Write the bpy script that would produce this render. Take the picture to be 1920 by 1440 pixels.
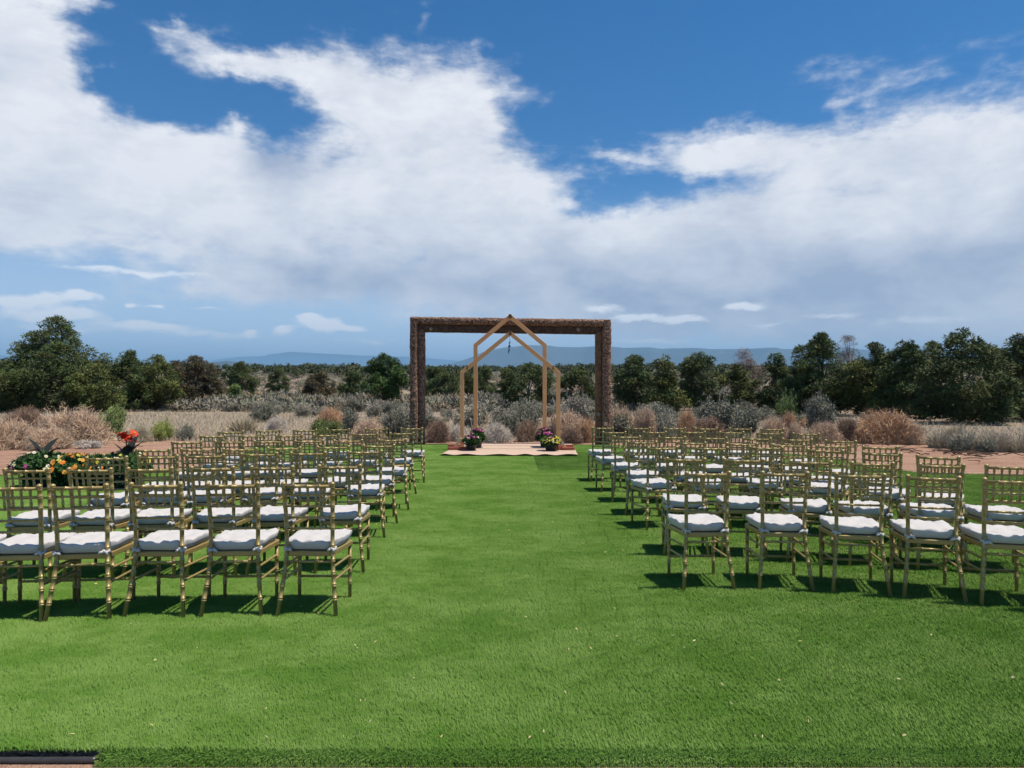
import bpy, math, random
import numpy as np
from mathutils import Vector, noise as mnoise

for o in list(bpy.data.objects):
    bpy.data.objects.remove(o, do_unlink=True)
SC = bpy.context.scene
COL = SC.collection
R = math.radians

# ------------------------------------------------------------------ camera
EYE = 1.58
FPX = 1300.0                      # focal length in pixels of a 1920 wide picture
cam_d = bpy.data.cameras.new('camera')
cam_d.sensor_width = 36.0
cam_d.lens = FPX / 1920 * 36
cam_d.clip_start = 0.05
cam_d.clip_end = 200000
cam = bpy.data.objects.new('camera', cam_d)
COL.objects.link(cam)
cam.location = (0, 0, EYE)
cam.rotation_euler = (R(90.31), 0, 0)
SC.camera = cam

# ------------------------------------------------------------------ sun, sky, exposure
SUN = Vector((0.40, -0.03, 1.0)).normalized()      # towards the sun
sun_d = bpy.data.lights.new('sun', 'SUN')
sun_d.energy = 4.9
sun_d.angle = R(0.53)
sun_d.color = (1.0, 0.935, 0.83)
sun = bpy.data.objects.new('sun', sun_d)
COL.objects.link(sun)
sun.rotation_euler = SUN.to_track_quat('Z', 'Y').to_euler()
sun.location = (10, 0, 30)
SC.view_settings.view_transform = 'Standard'
SC.view_settings.look = 'None'
SC.view_settings.exposure = 0.14
SC.view_settings.gamma = 1.0
SC.view_settings.use_curve_mapping = False
SC.cycles.max_bounces = 6
SC.cycles.diffuse_bounces = 2
SC.cycles.glossy_bounces = 2
SC.cycles.transmission_bounces = 2
SC.cycles.transparent_max_bounces = 6
SC.cycles.volume_bounces = 0
SC.cycles.use_denoising = True
SC.cycles.use_adaptive_sampling = True
SC.cycles.adaptive_threshold = 0.02
SC.cycles.caustics_reflective = False
SC.cycles.caustics_refractive = False

class G:
    """tiny expression writer for shader node trees"""
    def __init__(s, nt): s.nt = nt
    def n(s, t): return s.nt.nodes.new(t)
    def put(s, sock, v):
        if isinstance(v, bpy.types.NodeSocket): s.nt.links.new(v, sock)
        elif v is not None: sock.default_value = v
    def m(s, op, a, b=None, c=None, clamp=False):
        k = s.n('ShaderNodeMath'); k.operation = op; k.use_clamp = clamp
        s.put(k.inputs[0], a); s.put(k.inputs[1], b); s.put(k.inputs[2], c)
        return k.outputs[0]
    def add(s, a, b): return s.m('ADD', a, b)
    def sub(s, a, b): return s.m('SUBTRACT', a, b)
    def mul(s, a, b): return s.m('MULTIPLY', a, b)
    def v(s, op, a, b=None, sc=None):
        k = s.n('ShaderNodeVectorMath'); k.operation = op
        s.put(k.inputs[0], a); s.put(k.inputs[1], b)
        if sc is not None: s.put(k.inputs['Scale'], sc)
        return k.outputs[0]
    def dot(s, a):
        k = s.n('ShaderNodeVectorMath'); k.operation = 'DOT_PRODUCT'
        s.put(k.inputs[0], a); s.put(k.inputs[1], a); return k.outputs['Value']
    def xyz(s, x, y, z):
        k = s.n('ShaderNodeCombineXYZ'); s.put(k.inputs[0], x); s.put(k.inputs[1], y); s.put(k.inputs[2], z)
        return k.outputs[0]
    def sep(s, v):
        k = s.n('ShaderNodeSeparateXYZ'); s.put(k.inputs[0], v); return k.outputs
    def noise(s, vec, scale, detail=4, rough=0.5, dist=0.0, color=False):
        k = s.n('ShaderNodeTexNoise'); s.put(k.inputs['Vector'], vec)
        k.inputs['Scale'].default_value = scale; k.inputs['Detail'].default_value = detail
        k.inputs['Roughness'].default_value = rough; k.inputs['Distortion'].default_value = dist
        return k.outputs['Color' if color else 'Fac']
    def ramp(s, x, a, b, lo=0.0, hi=1.0, smooth=True):
        k = s.n('ShaderNodeMapRange'); k.interpolation_type = 'SMOOTHSTEP' if smooth else 'LINEAR'
        s.put(k.inputs['Value'], x)
        for nm, val in (('From Min', a), ('From Max', b), ('To Min', lo), ('To Max', hi)): s.put(k.inputs[nm], val)
        return k.outputs[0]
    def mix(s, f, a, b, mode='MIX'):
        k = s.n('ShaderNodeMix'); k.data_type = 'RGBA'; k.blend_type = mode
        s.put(k.inputs[0], f)
        for i, v in ((6, a), (7, b)):
            if isinstance(v, (tuple, list)): v = (*v[:3], 1.0)
            s.put(k.inputs[i], v)
        return k.outputs[2]

W = bpy.data.worlds.new('World')
SC.world = W
W.use_nodes = True
def build_world():
    nt = W.node_tree; nt.nodes.clear(); g = G(nt)
    out = g.n('ShaderNodeOutputWorld'); bg = g.n('ShaderNodeBackground')
    nt.links.new(bg.outputs[0], out.inputs[0])
    sky = g.n('ShaderNodeTexSky'); sky.sky_type = 'NISHITA'; sky.sun_disc = False
    sky.sun_elevation = math.asin(SUN.z); sky.sun_rotation = math.atan2(SUN.x, SUN.y)
    sky.altitude = 1900; sky.air_density = 1.0; sky.dust_density = 0.6; sky.ozone_density = 2.2
    hs = g.n('ShaderNodeHueSaturation'); hs.inputs['Saturation'].default_value = 1.38; hs.inputs['Value'].default_value = 1.1
    nt.links.new(sky.outputs[0], hs.inputs['Color'])
    blue = hs.outputs[0]
    tc = g.n('ShaderNodeTexCoord'); d = tc.outputs['Generated']
    x, y, z = g.sep(d)
    az = g.mul(g.m('ARCTAN2', x, y), 57.29578)
    el = g.mul(g.m('ARCSINE', z), 57.29578)
    flat = g.xyz(x, y, g.mul(z, 1.7))
    w1 = g.v('SUBTRACT', g.noise(flat, 5.5, 3, 0.55, color=True), (0.5, 0.5, 0.5))
    w2 = g.v('SUBTRACT', g.noise(flat, 22.0, 4, 0.6, color=True), (0.5, 0.5, 0.5))
    a1, b1, _ = g.sep(w1); a2, b2, _ = g.sep(w2)
    azw = g.add(g.add(az, g.mul(a1, 5.5)), g.mul(a2, 3.6))
    elw = g.add(g.add(el, g.mul(b1, 3.4)), g.mul(b2, 2.4))
    def P(px, py):
        a = math.atan((px - 960) / FPX)
        return math.degrees(a), math.degrees(math.atan((727 - py) / FPX * math.cos(a)))
    def blobs(lst, A, E):
        tot = None; AE = g.xyz(A, E, 0.0)
        for (px, py, rx, ry, amp) in lst:
            a0, e0 = P(px, py)
            al, el_ = P(px - 10, py); ah, eh = P(px, py - 10)
            ra = rx * (a0 - al) / 10; re = ry * (eh - e0) / 10
            q = g.v('MULTIPLY_ADD', AE, (1 / ra, 1 / re, 0))
            g.nt.nodes[-1].inputs[2].default_value = (-a0 / ra, -e0 / re, 0)
            k = g.m('POWER', 0.36788, g.dot(q))
            tot = g.mul(k, amp) if tot is None else g.m('MULTIPLY_ADD', k, amp, tot)
        return tot
    body = [(-40, 120, 150, 260, 1.1), (-200, 200, 260, 500, 1.0), (90, 320, 210, 110, .9), (300, 370, 260, 110, .9), (560, 400, 260, 130, .9),
            (520, 130, 85, 32, .75), (660, 150, 130, 60, .95), (860, 170, 110, 85, 1.0), (760, 270, 170, 85, .9), (900, 330, 130, 90, .7),
            (950, 440, 260, 90, .9), (1250, 450, 260, 75, .95), (1550, 400, 260, 110, .95), (1850, 330, 220, 120, 1.0), (2150, 330, 300, 200, 1.0),
            (1360, 275, 140, 45, .95), (1620, 270, 190, 50, .8), (900, 545, 420, 50, .75), (1450, 545, 460, 75, .85), (1900, 530, 300, 90, .85), (1300, 615, 480, 40, .5), (1750, 620, 300, 40, .5),
            (480, 530, 200, 35, .45), (1170, 300, 50, 18, .55), (1040, 180, 40, 22, .4),
            (370, 90, 85, 30, .8), (440, 125, 50, 26, .5), (350, 285, 190, 42, .6), (435, 232, 30, 22, .5), (120, 190, 70, 110, .35), (90, 60, 50, 120, .3), (310, 50, 60, 14, .4), (170, 8, 30, 12, .5), (800, 40, 26, 30, .38),
            (1560, 135, 150, 45, .36), (1600, 185, 50, 14, .4), (1720, 150, 60, 12, .28),
            (380, 185, 150, 34, -.6), (230, 130, 55, 55, -.4), (555, 215, 55, 22, -.4), (1120, 370, 75, 24, -.62), (1240, 340, 75, 18, -.55), (1180, 150, 190, 110, -.5), (980, 30, 900, 45, -.25),
            (60, 500, 130, 40, -.45)]
    low = [(250, 512, 170, 9, .7), (30, 566, 50, 12, .9), (95, 560, 45, 13, .9), (158, 552, 36, 10, 1.0), (60, 592, 90, 12, .7), (150, 585, 50, 12, .8),
           (252, 571, 18, 6, .9), (293, 574, 14, 5, .8), (380, 578, 40, 4, .5), (270, 612, 110, 9, .8), (400, 628, 120, 8, .6), (472, 620, 14, 8, .8),
           (530, 618, 22, 8, .9), (578, 602, 24, 12, 1.1), (610, 606, 34, 12, 1.0), (655, 618, 34, 8, .8), (100, 618, 120, 8, .5), (690, 640, 110, 7, .4),
           (1200, 596, 66, 9, .9), (1120, 578, 46, 8, .7), (1290, 598, 40, 8, .8), (1395, 576, 40, 9, .9), (1560, 592, 55, 9, .6), (1440, 610, 60, 7, .5), (1230, 640, 140, 8, .45), (1740, 600, 120, 12, .5)]
    S = blobs(body, azw, elw)
    f1 = g.noise(flat, 9.0, 8, 0.62, 0.25)
    f2 = g.noise(g.xyz(x, y, g.mul(z, 3.2)), 30.0, 5, 0.62)
    fb = g.add(g.mul(g.sub(f1, 0.5), 1.55), g.mul(g.sub(f2, 0.5), 0.62))
    # beyond the view the broken cloud simply goes on
    away = g.m('MAXIMUM', g.ramp(g.m('ABSOLUTE', az), 44, 60), g.ramp(el, 34, 46))
    gen = g.add(g.mul(g.sub(g.noise(flat, 2.2, 2, 0.5), 0.5), 3.0), -0.15)
    S = g.add(g.mul(S, g.sub(1.0, away)), g.mul(gen, away))
    dens = g.add(S, fb)
    alpha = g.ramp(dens, 0.10, 1.02)
    alpha = g.m('POWER', alpha, 1.15)
    lowS = g.add(blobs(low, g.add(az, g.mul(a2, 2.2)), g.add(el, g.mul(b2, 1.3))), g.mul(g.sub(f2, 0.5), 0.9))
    puff = g.mul(g.ramp(lowS, 0.20, 0.75), 0.95)
    # light and dark in the cloud
    grey = blobs([(1050, 545, 420, 60, .75), (1500, 520, 300, 70, .4), (1820, 490, 300, 75, .5), (540, 300, 62, 36, .7), (20, 370, 110, 60, .3),
                  (620, 520, 230, 40, .35), (1250, 620, 400, 40, .35), (1050, 480, 260, 30, .25)], g.add(az, g.mul(a1, 6.0)), g.add(el, g.mul(b1, 4.0)))
    shade = g.add(g.add(g.mul(g.sub(0.5, f1), 1.5), g.mul(a1, 0.9)), g.mul(g.sub(0.5, f2), 0.38))
    gf = g.m('ADD', g.add(g.mul(grey, 0.9), 0.16), shade, clamp=True)
    cloud = g.mix(gf, (9.0, 9.0, 9.2), (4.1, 4.65, 5.9))
    hor = g.ramp(el, 1.0, 17.0)
    blue2 = g.mix(g.mul(g.sub(1.0, hor), 0.85), blue, (7.0, 8.4, 10.2))
    alpha = g.mul(alpha, g.ramp(el, -1.0, 4.0, 0.4, 0.97))
    col = g.mix(alpha, blue2, cloud)
    col = g.mix(puff, col, (10.6, 10.6, 10.8))
    nt.links.new(col, bg.inputs['Color'])
    bg.inputs['Strength'].default_value = 0.1
    W.cycles.sampling_method = 'MANUAL'; W.cycles.sample_map_resolution = 256
build_world()

# ------------------------------------------------------------------ helpers
def px(u, v, d):
    """picture point at a depth -> world point (camera at x=0,y=0)"""
    return ((u - 960) / FPX * d, d, EYE - (v - 727) / FPX * d)

def link(o, parent=None):
    COL.objects.link(o)
    if parent is not None: o.parent = parent
    return o

def mesh_np(name, V, F, mat=None, col=None, smooth=False):
    V = np.asarray(V, np.float32).reshape(-1, 3)
    F = np.asarray(F, np.int32)
    k = F.shape[1]
    me = bpy.data.meshes.new(name)
    me.vertices.add(len(V)); me.vertices.foreach_set('co', V.ravel())
    me.loops.add(F.size); me.loops.foreach_set('vertex_index', F.ravel())
    me.polygons.add(len(F))
    me.polygons.foreach_set('loop_start', np.arange(0, F.size, k, dtype=np.int32))
    me.polygons.foreach_set('loop_total', np.full(len(F), k, np.int32))
    if smooth: me.polygons.foreach_set('use_smooth', np.ones(len(F), bool))
    me.update(calc_edges=True)
    if col is not None:
        a = me.color_attributes.new('Col', 'FLOAT_COLOR', 'POINT')
        c = np.ones((len(V), 4), np.float32); c[:, :3] = np.asarray(col, np.float32).reshape(len(V), -1)
        a.data.foreach_set('color', c.ravel())
    if mat: me.materials.append(mat)
    return me

class MB:
    def __init__(s): s.V = []; s.F = []; s.sm = []
    def add(s, V, F, smooth=True):
        b = len(s.V); s.V.extend([tuple(p) for p in V])
        for f in F: s.F.append([i + b for i in f]); s.sm.append(smooth)
        return s
    def box(s, c, size, rot=None):
        hx, hy, hz = size[0] / 2, size[1] / 2, size[2] / 2
        P = [Vector((x, y, z)) for z in (-hz, hz) for y in (-hy, hy) for x in (-hx, hx)]
        if rot is not None: P = [rot @ p for p in P]
        c = Vector(c)
        s.add([p + c for p in P], [(0, 2, 3, 1), (4, 5, 7, 6), (0, 1, 5, 4), (2, 6, 7, 3), (0, 4, 6, 2), (1, 3, 7, 5)], False)
        return s
    def tube(s, pts, rad, sides=8, caps=True, smooth=True):
        pts = [Vector(p) for p in pts]; n = len(pts)
        if not hasattr(rad, '__len__'): rad = [rad] * n
        V = []; F = []
        t0 = (pts[-1] - pts[0]).normalized()
        up = Vector((0, 0, 1)) if abs(t0.z) < .8 else Vector((0, 1, 0))
        for i, p in enumerate(pts):
            t = (pts[min(i + 1, n - 1)] - pts[max(i - 1, 0)])
            if t.length < 1e-9: t = t0
            t.normalize()
            a = up.cross(t).normalized(); b = t.cross(a)
            for k in range(sides):
                w = 2 * math.pi * k / sides
                V.append(p + (a * math.cos(w) + b * math.sin(w)) * rad[i])
        for i in range(n - 1):
            for k in range(sides):
                k2 = (k + 1) % sides
                F.append((i * sides + k, i * sides + k2, (i + 1) * sides + k2, (i + 1) * sides + k))
        s.add(V, F, smooth)
        if caps:
            b0 = len(s.V) - len(V)
            s.F.append([b0 + k for k in range(sides)][::-1]); s.sm.append(False)
            s.F.append([b0 + (n - 1) * sides + k for k in range(sides)]); s.sm.append(False)
        return s
    def lathe(s, prof, sides=16, c=(0, 0, 0)):
        V = []; F = []; n = len(prof)
        for r, z in prof:
            for k in range(sides):
                w = 2 * math.pi * k / sides
                V.append((c[0] + r * math.cos(w), c[1] + r * math.sin(w), c[2] + z))
        for i in range(n - 1):
            for k in range(sides):
                k2 = (k + 1) % sides
                F.append((i * sides + k, i * sides + k2, (i + 1) * sides + k2, (i + 1) * sides + k))
        return s.add(V, F)
    def mesh(s, name, mat):
        me = bpy.data.meshes.new(name)
        me.from_pydata(s.V, [], s.F); me.update()
        me.polygons.foreach_set('use_smooth', np.array(s.sm, bool))
        if mat: me.materials.append(mat)
        return me
    def obj(s, name, mat, parent=None):
        return link(bpy.data.objects.new(name, s.mesh(name, mat)), parent)

def tag(o, label=None, cat=None, group=None, kind=None):
    if label: o['label'] = label
    if cat: o['category'] = cat
    if group: o['group'] = group
    if kind: o['kind'] = kind
    return o

def empty(name, loc=(0, 0, 0), rz=0.0):
    o = bpy.data.objects.new(name, None); o.empty_display_size = .2
    o.location = loc; o.rotation_euler = (0, 0, rz)
    return link(o)

# ------------------------------------------------------------------ materials
def mat(name, fn, rough=0.8, spec=0.3, metal=0.0, sheen=0.0):
    m = bpy.data.materials.new(name); m.use_nodes = True
    nt = m.node_tree; b = nt.nodes['Principled BSDF']
    b.inputs['Roughness'].default_value = rough
    b.inputs['Specular IOR Level'].default_value = spec
    b.inputs['Metallic'].default_value = metal
    g = G(nt)
    c = fn(g, b)
    if c is not None:
        if isinstance(c, (tuple, list)): b.inputs['Base Color'].default_value = (*c[:3], 1)
        else: nt.links.new(c, b.inputs['Base Color'])
    return m

def bump(g, b, h, strength=0.5, dist=0.02):
    k = g.n('ShaderNodeBump'); k.inputs['Strength'].default_value = strength; k.inputs['Distance'].default_value = dist
    g.put(k.inputs['Height'], h); g.nt.links.new(k.outputs[0], b.inputs['Normal'])

def bent(g, b, k):
    # thin leaves pass light on, so their shading leans towards the open sky
    n = g.n('ShaderNodeNewGeometry').outputs['Normal']
    v = g.v('NORMALIZE', g.v('ADD', g.v('SCALE', n, sc=1.0 - k), (0, 0, k)))
    g.nt.links.new(v, b.inputs['Normal'])
def wpos(g): return g.n('ShaderNodeNewGeometry').outputs['Position']
def opos(g): return g.n('ShaderNodeTexCoord').outputs['Object']
def orand(g): return g.n('ShaderNodeObjectInfo').outputs['Random']
def vcol(g):
    k = g.n('ShaderNodeVertexColor'); k.layer_name = 'Col'; return k.outputs[0]

def m_gold(g, b):
    p = opos(g)
    n = g.noise(p, 40, 3, .6)
    c = g.mix(n, (.36, .26, .090), (.46, .345, .135))
    c = g.mix(g.mul(orand(g), .35), c, (.28, .20, .070))
    g.put(b.inputs['Roughness'], g.ramp(n, .3, .7, .34, .52))
    return c
GOLD = mat('gold_paint', m_gold, .4, .5, .34)

def m_cush(g, b):
    p = opos(g)
    n = g.noise(p, 26, 4, .6)
    bump(g, b, g.add(n, g.mul(g.noise(p, 600, 2, .5), .15)), .25, .006)
    return g.mix(g.noise(p, 9, 3, .5), (.51, .48, .455), (.58, .55, .525))
CUSH = mat('white_cotton', m_cush, .9, .15)

def m_turf(g, b):
    p = wpos(g); x, y, z = g.sep(p)
    s1 = g.noise(g.xyz(g.mul(x, .8), g.mul(y, 1.1), 0.0), 1.7, 5, .62)
    s2 = g.noise(g.xyz(g.mul(x, 1.4), g.mul(y, 2.4), 3.0), 5.0, 4, .65)
    v = g.add(g.mul(s1, .65), g.mul(s2, .35))
    fine = g.noise(p, 320, 2, .6)
    c = g.mix(g.ramp(v, .38, .63), (.064, .162, .012), (.166, .272, .056))
    c = g.mix(g.ramp(fine, .35, .7, 0, .5), c, (.215, .325, .090))
    if m_turf.bend: bent(g, b, m_turf.bend)
    return c
m_turf.bend = .36
TURF = mat('artificial_turf', m_turf, .75, .04)
m_turf.bend = 0
TURF_EDGE = mat('artificial_turf_edge', m_turf, .75, .04)
def m_turfbase(g, b):
    p = wpos(g)
    return g.mix(g.noise(p, 60, 3, .6), (.04, .10, .012), (.075, .15, .028))
TURFBASE = mat('turf_backing', m_turfbase, .9, .1)

def m_ground(g, b):
    p = wpos(g); x, y, z = g.sep(p)
    n1 = g.noise(p, .35, 5, .6); n2 = g.noise(p, 6, 5, .65); n3 = g.noise(p, 45, 3, .6)
    soil = g.mix(n2, (.37, .205, .135), (.47, .285, .195))
    soil = g.mix(g.ramp(n3, .5, .75, 0, .45), soil, (.30, .16, .105))
    n4 = g.noise(g.xyz(g.mul(x, .5), g.mul(y, 2.2), 4.0), 1.6, 5, .6)
    soil = g.mix(g.ramp(n4, .48, .68, 0, .55), soil, (.53, .36, .26))
    soil = g.mix(g.ramp(n4, .50, .34, 0, .5), soil, (.30, .15, .095))
    dry = g.mix(n2, (.28, .225, .155), (.38, .315, .23))
    far = g.ramp(g.add(y, g.mul(g.sub(n1, .5), 8)), 19, 26)
    c = g.mix(g.mul(far, g.ramp(n1, .25, .6, .35, .9)), soil, dry)
    vf = g.ramp(y, 50, 260)
    c = g.mix(vf, c, g.mix(g.noise(p, .03, 4, .6), (.075, .080, .048), (.19, .15, .105)))
    bump(g, b, g.add(n2, g.mul(n3, .6)), 1.0, .06)
    return c
GROUND = mat('red_soil', m_ground, .95, .1)

def foliage(name, lo, hi, rough=.75, bend=.42):
    def f(g, b):
        c = g.mix(g.noise(wpos(g), 1.3, 3, .6), lo, hi)
        c = g.mix(1.0, c, vcol(g), 'MULTIPLY')
        bent(g, b, bend)
        return c
    return mat(name, f, rough, .2)
F_PINE = foliage('pinyon_needles', (.058, .080, .024), (.096, .120, .036))
F_JUN = foliage('juniper_scales', (.080, .098, .024), (.122, .134, .035))
F_BRIGHT = foliage('oak_leaves', (.050, .092, .022), (.075, .122, .030))
F_RUST = foliage('rusty_juniper', (.075, .070, .032), (.125, .092, .05))
F_DEAD = foliage('dead_twigs', (.21, .15, .115), (.28, .20, .155))
F_GREYDEAD = foliage('grey_dead_twigs', (.20, .19, .165), (.27, .25, .22))
F_SAGE = foliage('sagebrush_leaves', (.265, .235, .17), (.365, .325, .245))
F_SAGED = foliage('dark_sagebrush_leaves', (.15, .15, .105), (.225, .21, .15))
F_TUMB = foliage('dry_tumbleweed', (.47, .315, .205), (.60, .43, .295))
F_RTUMB = foliage('rust_tumbleweed', (.46, .265, .145), (.58, .36, .21))
F_BTUMB = foliage('brown_tumbleweed', (.20, .125, .085), (.29, .19, .13))
F_PALE = foliage('bleached_twigs', (.52, .44, .36), (.66, .57, .47))
F_STRAW = foliage('straw_grass', (.40, .325, .20), (.52, .43, .28))
F_GSTRAW = foliage('grey_dry_grass', (.38, .315, .21), (.51, .43, .30))
F_GREEN = foliage('green_rabbitbrush', (.11, .15, .045), (.17, .21, .06))
F_YGREEN = foliage('yellow_green_shrub', (.20, .24, .05), (.28, .30, .08))
F_FARWOOD = foliage('far_junipers', (.046, .062, .023), (.072, .088, .032))
F_LEAF = foliage('bedding_leaves', (.035, .085, .022), (.06, .13, .03))
F_CANNA = foliage('dark_canna_leaf', (.018, .020, .017), (.035, .038, .030), .45)
F_PETAL = foliage('flower_petals', (1, 1, 1), (.9, .9, .9), .6)
def m_trunk(g, b):
    p = opos(g); n = g.noise(g.v('MULTIPLY', p, (8, 8, 1.5)), 3, 5, .65)
    bump(g, b, n, .7, .03)
    return g.mix(n, (.11, .085, .065), (.27, .22, .18))
TRUNK = mat('juniper_bark', m_trunk, .95, .1)

def m_bark(g, b):
    p = opos(g)
    n = g.noise(p, 9, 6, .65); n2 = g.noise(p, 34, 4, .6)
    k = g.n('ShaderNodeTexVoronoi'); k.feature = 'DISTANCE_TO_EDGE'; k.inputs['Scale'].default_value = 17
    g.put(k.inputs['Vector'], g.v('ADD', p, g.v('SCALE', g.noise(p, 12, 3, color=True), sc=.12)))
    crack = g.ramp(k.outputs['Distance'], .0, .16)
    c = g.mix(g.ramp(n, .32, .68), (.25, .135, .088), (.50, .30, .21))
    c = g.mix(g.ramp(n2, .55, .72, 0, .65), c, (.70, .53, .42))
    c = g.mix(crack, (.075, .046, .034), c)
    bump(g, b, g.add(crack, n2), .8, .03)
    return c
BARK = mat('log_bark', m_bark, .95, .1)
def m_hewn(lo, hi):
    def f(g, b):
        p = opos(g)
        n = g.noise(p, 7, 6, .7, 1.2); n2 = g.noise(p, 55, 3, .6)
        bump(g, b, g.add(n, g.mul(n2, .3)), .5, .02)
        return g.mix(g.ramp(n, .3, .7), lo, hi)
    return f
HEWN = mat('dark_hewn_timber', m_hewn((.045, .028, .020), (.13, .075, .05)), .85, .2)
HEWN2 = mat('brown_hewn_timber', m_hewn((.10, .052, .028), (.26, .14, .075)), .8, .2)
KNOT = mat('cut_knot_wood', m_hewn((.22, .14, .09), (.40, .28, .19)), .85, .2)
def m_pine(g, b):
    p = opos(g)
    n = g.noise(g.v('MULTIPLY', p, (14, 14, 1.2)), 2.2, 5, .6, .8)
    c = g.mix(n, (.74, .355, .145), (.86, .47, .225))
    c = g.mix(g.mul(orand(g), .35), c, (.64, .275, .10))
    bump(g, b, n, .2, .01)
    return c
PINE = mat('pine_lumber', m_pine, .65, .3)
PALEPINE = mat('pale_cut_pine', lambda g, b: g.mix(g.noise(opos(g), 14, 4, .6), (.66, .46, .27), (.76, .58, .37)), .7, .3)
def m_brick(g, b):
    p = opos(g); n = g.noise(p, 40, 4, .6); bump(g, b, n, .4, .005)
    return g.mix(n, (.27, .075, .045), (.40, .14, .09))
BRICK = mat('red_clay_brick', m_brick, .9, .15)
def m_mat(g, b):
    p = opos(g); x, y, z = g.sep(p)
    wx = g.m('SINE', g.mul(x, 2 * math.pi / .052)); wy = g.m('SINE', g.mul(y, 2 * math.pi / .075))
    w = g.mul(wx, wy)
    c = g.mix(g.ramp(w, -.3, .3), (.52, .365, .265), (.63, .47, .355))
    c = g.mix(g.ramp(g.noise(p, 2.2, 4, .6), .35, .75, 0, .4), c, (.46, .32, .235))
    bump(g, b, w, .4, .006)
    return c
MATM = mat('woven_mat', m_mat, .95, .1)
PLASTIC = mat('black_plastic', lambda g, b: g.mix(g.noise(opos(g), 30, 3), (.012, .012, .013), (.03, .03, .03)), .45, .4)
IRON = mat('dark_iron', lambda g, b: g.mix(g.noise(opos(g), 60, 3), (.02, .018, .016), (.06, .05, .045)), .6, .4, .3)
POTSOIL = mat('potting_soil', lambda g, b: g.mix(g.noise(opos(g), 60, 3), (.02, .014, .01), (.06, .04, .028)), 1, .05)
GREYWOOD = mat('weathered_stick', lambda g, b: g.mix(g.noise(opos(g), 30, 4), (.22, .19, .16), (.42, .38, .33)), .9, .1)
DARKWOOD = mat('dark_branches', lambda g, b: g.mix(g.noise(opos(g), 30, 4), (.05, .035, .027), (.15, .105, .08)), .9, .1)
LITTER = foliage('dry_leaf_litter', (.42, .36, .17), (.56, .48, .26))
def m_mesa(g, b):
    p = wpos(g); x, y, z = g.sep(p)
    n = g.noise(p, .0012, 6, .6); n2 = g.noise(g.xyz(x, y, g.mul(z, 6)), .0022, 5, .6)
    c = g.mix(n, (.045, .065, .065), (.10, .105, .095))
    return g.mix(g.ramp(n2, .60, .72, 0, .5), c, (.34, .33, .31))
MESA = mat('mesa_slopes', m_mesa, .95, .1)

# ------------------------------------------------------------------ setting: ground
RX = [0, 45, 60, 100, 150, 250, 400, 600, 900, 1500, 4000, 12000, 60000]
RZ = [0, 0, .15, .95, 2.6, 6.0, 11.0, 16.5, 19.0, 4, -60, -80, -80]
def tz(x, y):
    r = math.hypot(x, y) if y > 0 else abs(x) * .4
    z = float(np.interp(r, RX, RZ))
    if r > 24:
        k = min(1, (r - 24) / 30)
        z += k * .22 * mnoise.noise(Vector((x * .06, y * .06, 1.7)))
    if r > 80: z += min(1, (r - 80) / 200) * 2.2 * mnoise.noise(Vector((x * .008, y * .008, 5.1)))
    return z
def gz(x, y): return tz(x, y) - .014
EDGE_Y = 3.03
def build_ground():
    half = [0]
    s = 1.0
    while half[-1] < 60000:
        half.append(half[-1] + s)
        if half[-1] > 46: s *= 1.13
    xs = sorted(set([-v for v in half] + half))
    ys = sorted(set([-v for v in half if v < 300] + [v for v in half] + [2.9, 3.045, 3.075]))
    V = []; F = []
    for y in ys:
        for x in xs:
            z = gz(x, y)
            if y < 3.06 and y > -60: z -= .031
            V.append((x, y, z))
    nx = len(xs)
    for j in range(len(ys) - 1):
        for i in range(nx - 1):
            F.append((j * nx + i, j * nx + i + 1, (j + 1) * nx + i + 1, (j + 1) * nx + i))
    me = mesh_np('ground', V, F, GROUND, smooth=True)
    tag(link(bpy.data.objects.new('ground', me)), kind='structure')
build_ground()

# turf outline (counter-clockwise), wide near the seats and narrower towards the log frame
LAWN = [(-13, EDGE_Y), (13, EDGE_Y), (13, 12.2), (9.1, 12.4), (7.4, 12.75), (6.9, 16.2), (4.6, 17.8), (2.7, 18.9), (0, 19.35), (-2.8, 19.2), (-6.9, 18.8), (-5.9, 14.6), (-6.3, 12.8), (-9.1, 12.4), (-13, 12.2)]
def inside(x, y, P=LAWN):
    c = False; j = len(P) - 1
    for i in range(len(P)):
        (x1, y1), (x2, y2) = P[i], P[j]
        if (y1 > y) != (y2 > y) and x < (x2 - x1) * (y - y1) / (y2 - y1) + x1: c = not c
        j = i
    return c
lawn_me = bpy.data.meshes.new('lawn'); lawn_me.from_pydata([(x, y, 0) for x, y in LAWN], [], [list(range(len(LAWN)))]); lawn_me.materials.append(TURFBASE)
lawn = tag(link(bpy.data.objects.new('lawn', lawn_me)), kind='structure')
def build_drape():
    prof = [(EDGE_Y + .0, 0.0), (EDGE_Y - .015, -.004), (EDGE_Y - .03, -.018), (EDGE_Y - .04, -.05), (EDGE_Y - .045, -.075)]
    V = []; F = []
    for x in (-1.78, 13):
        for y, z in prof: V.append((x, y, z))
    n = len(prof)
    for i in range(n - 1): F.append((i, n + i, n + i + 1, i + 1))
    me = mesh_np('lawn_edge', V, F, TURFBASE)
    tag(link(bpy.data.objects.new('lawn_edge', me)), kind='structure')
build_drape()

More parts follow.
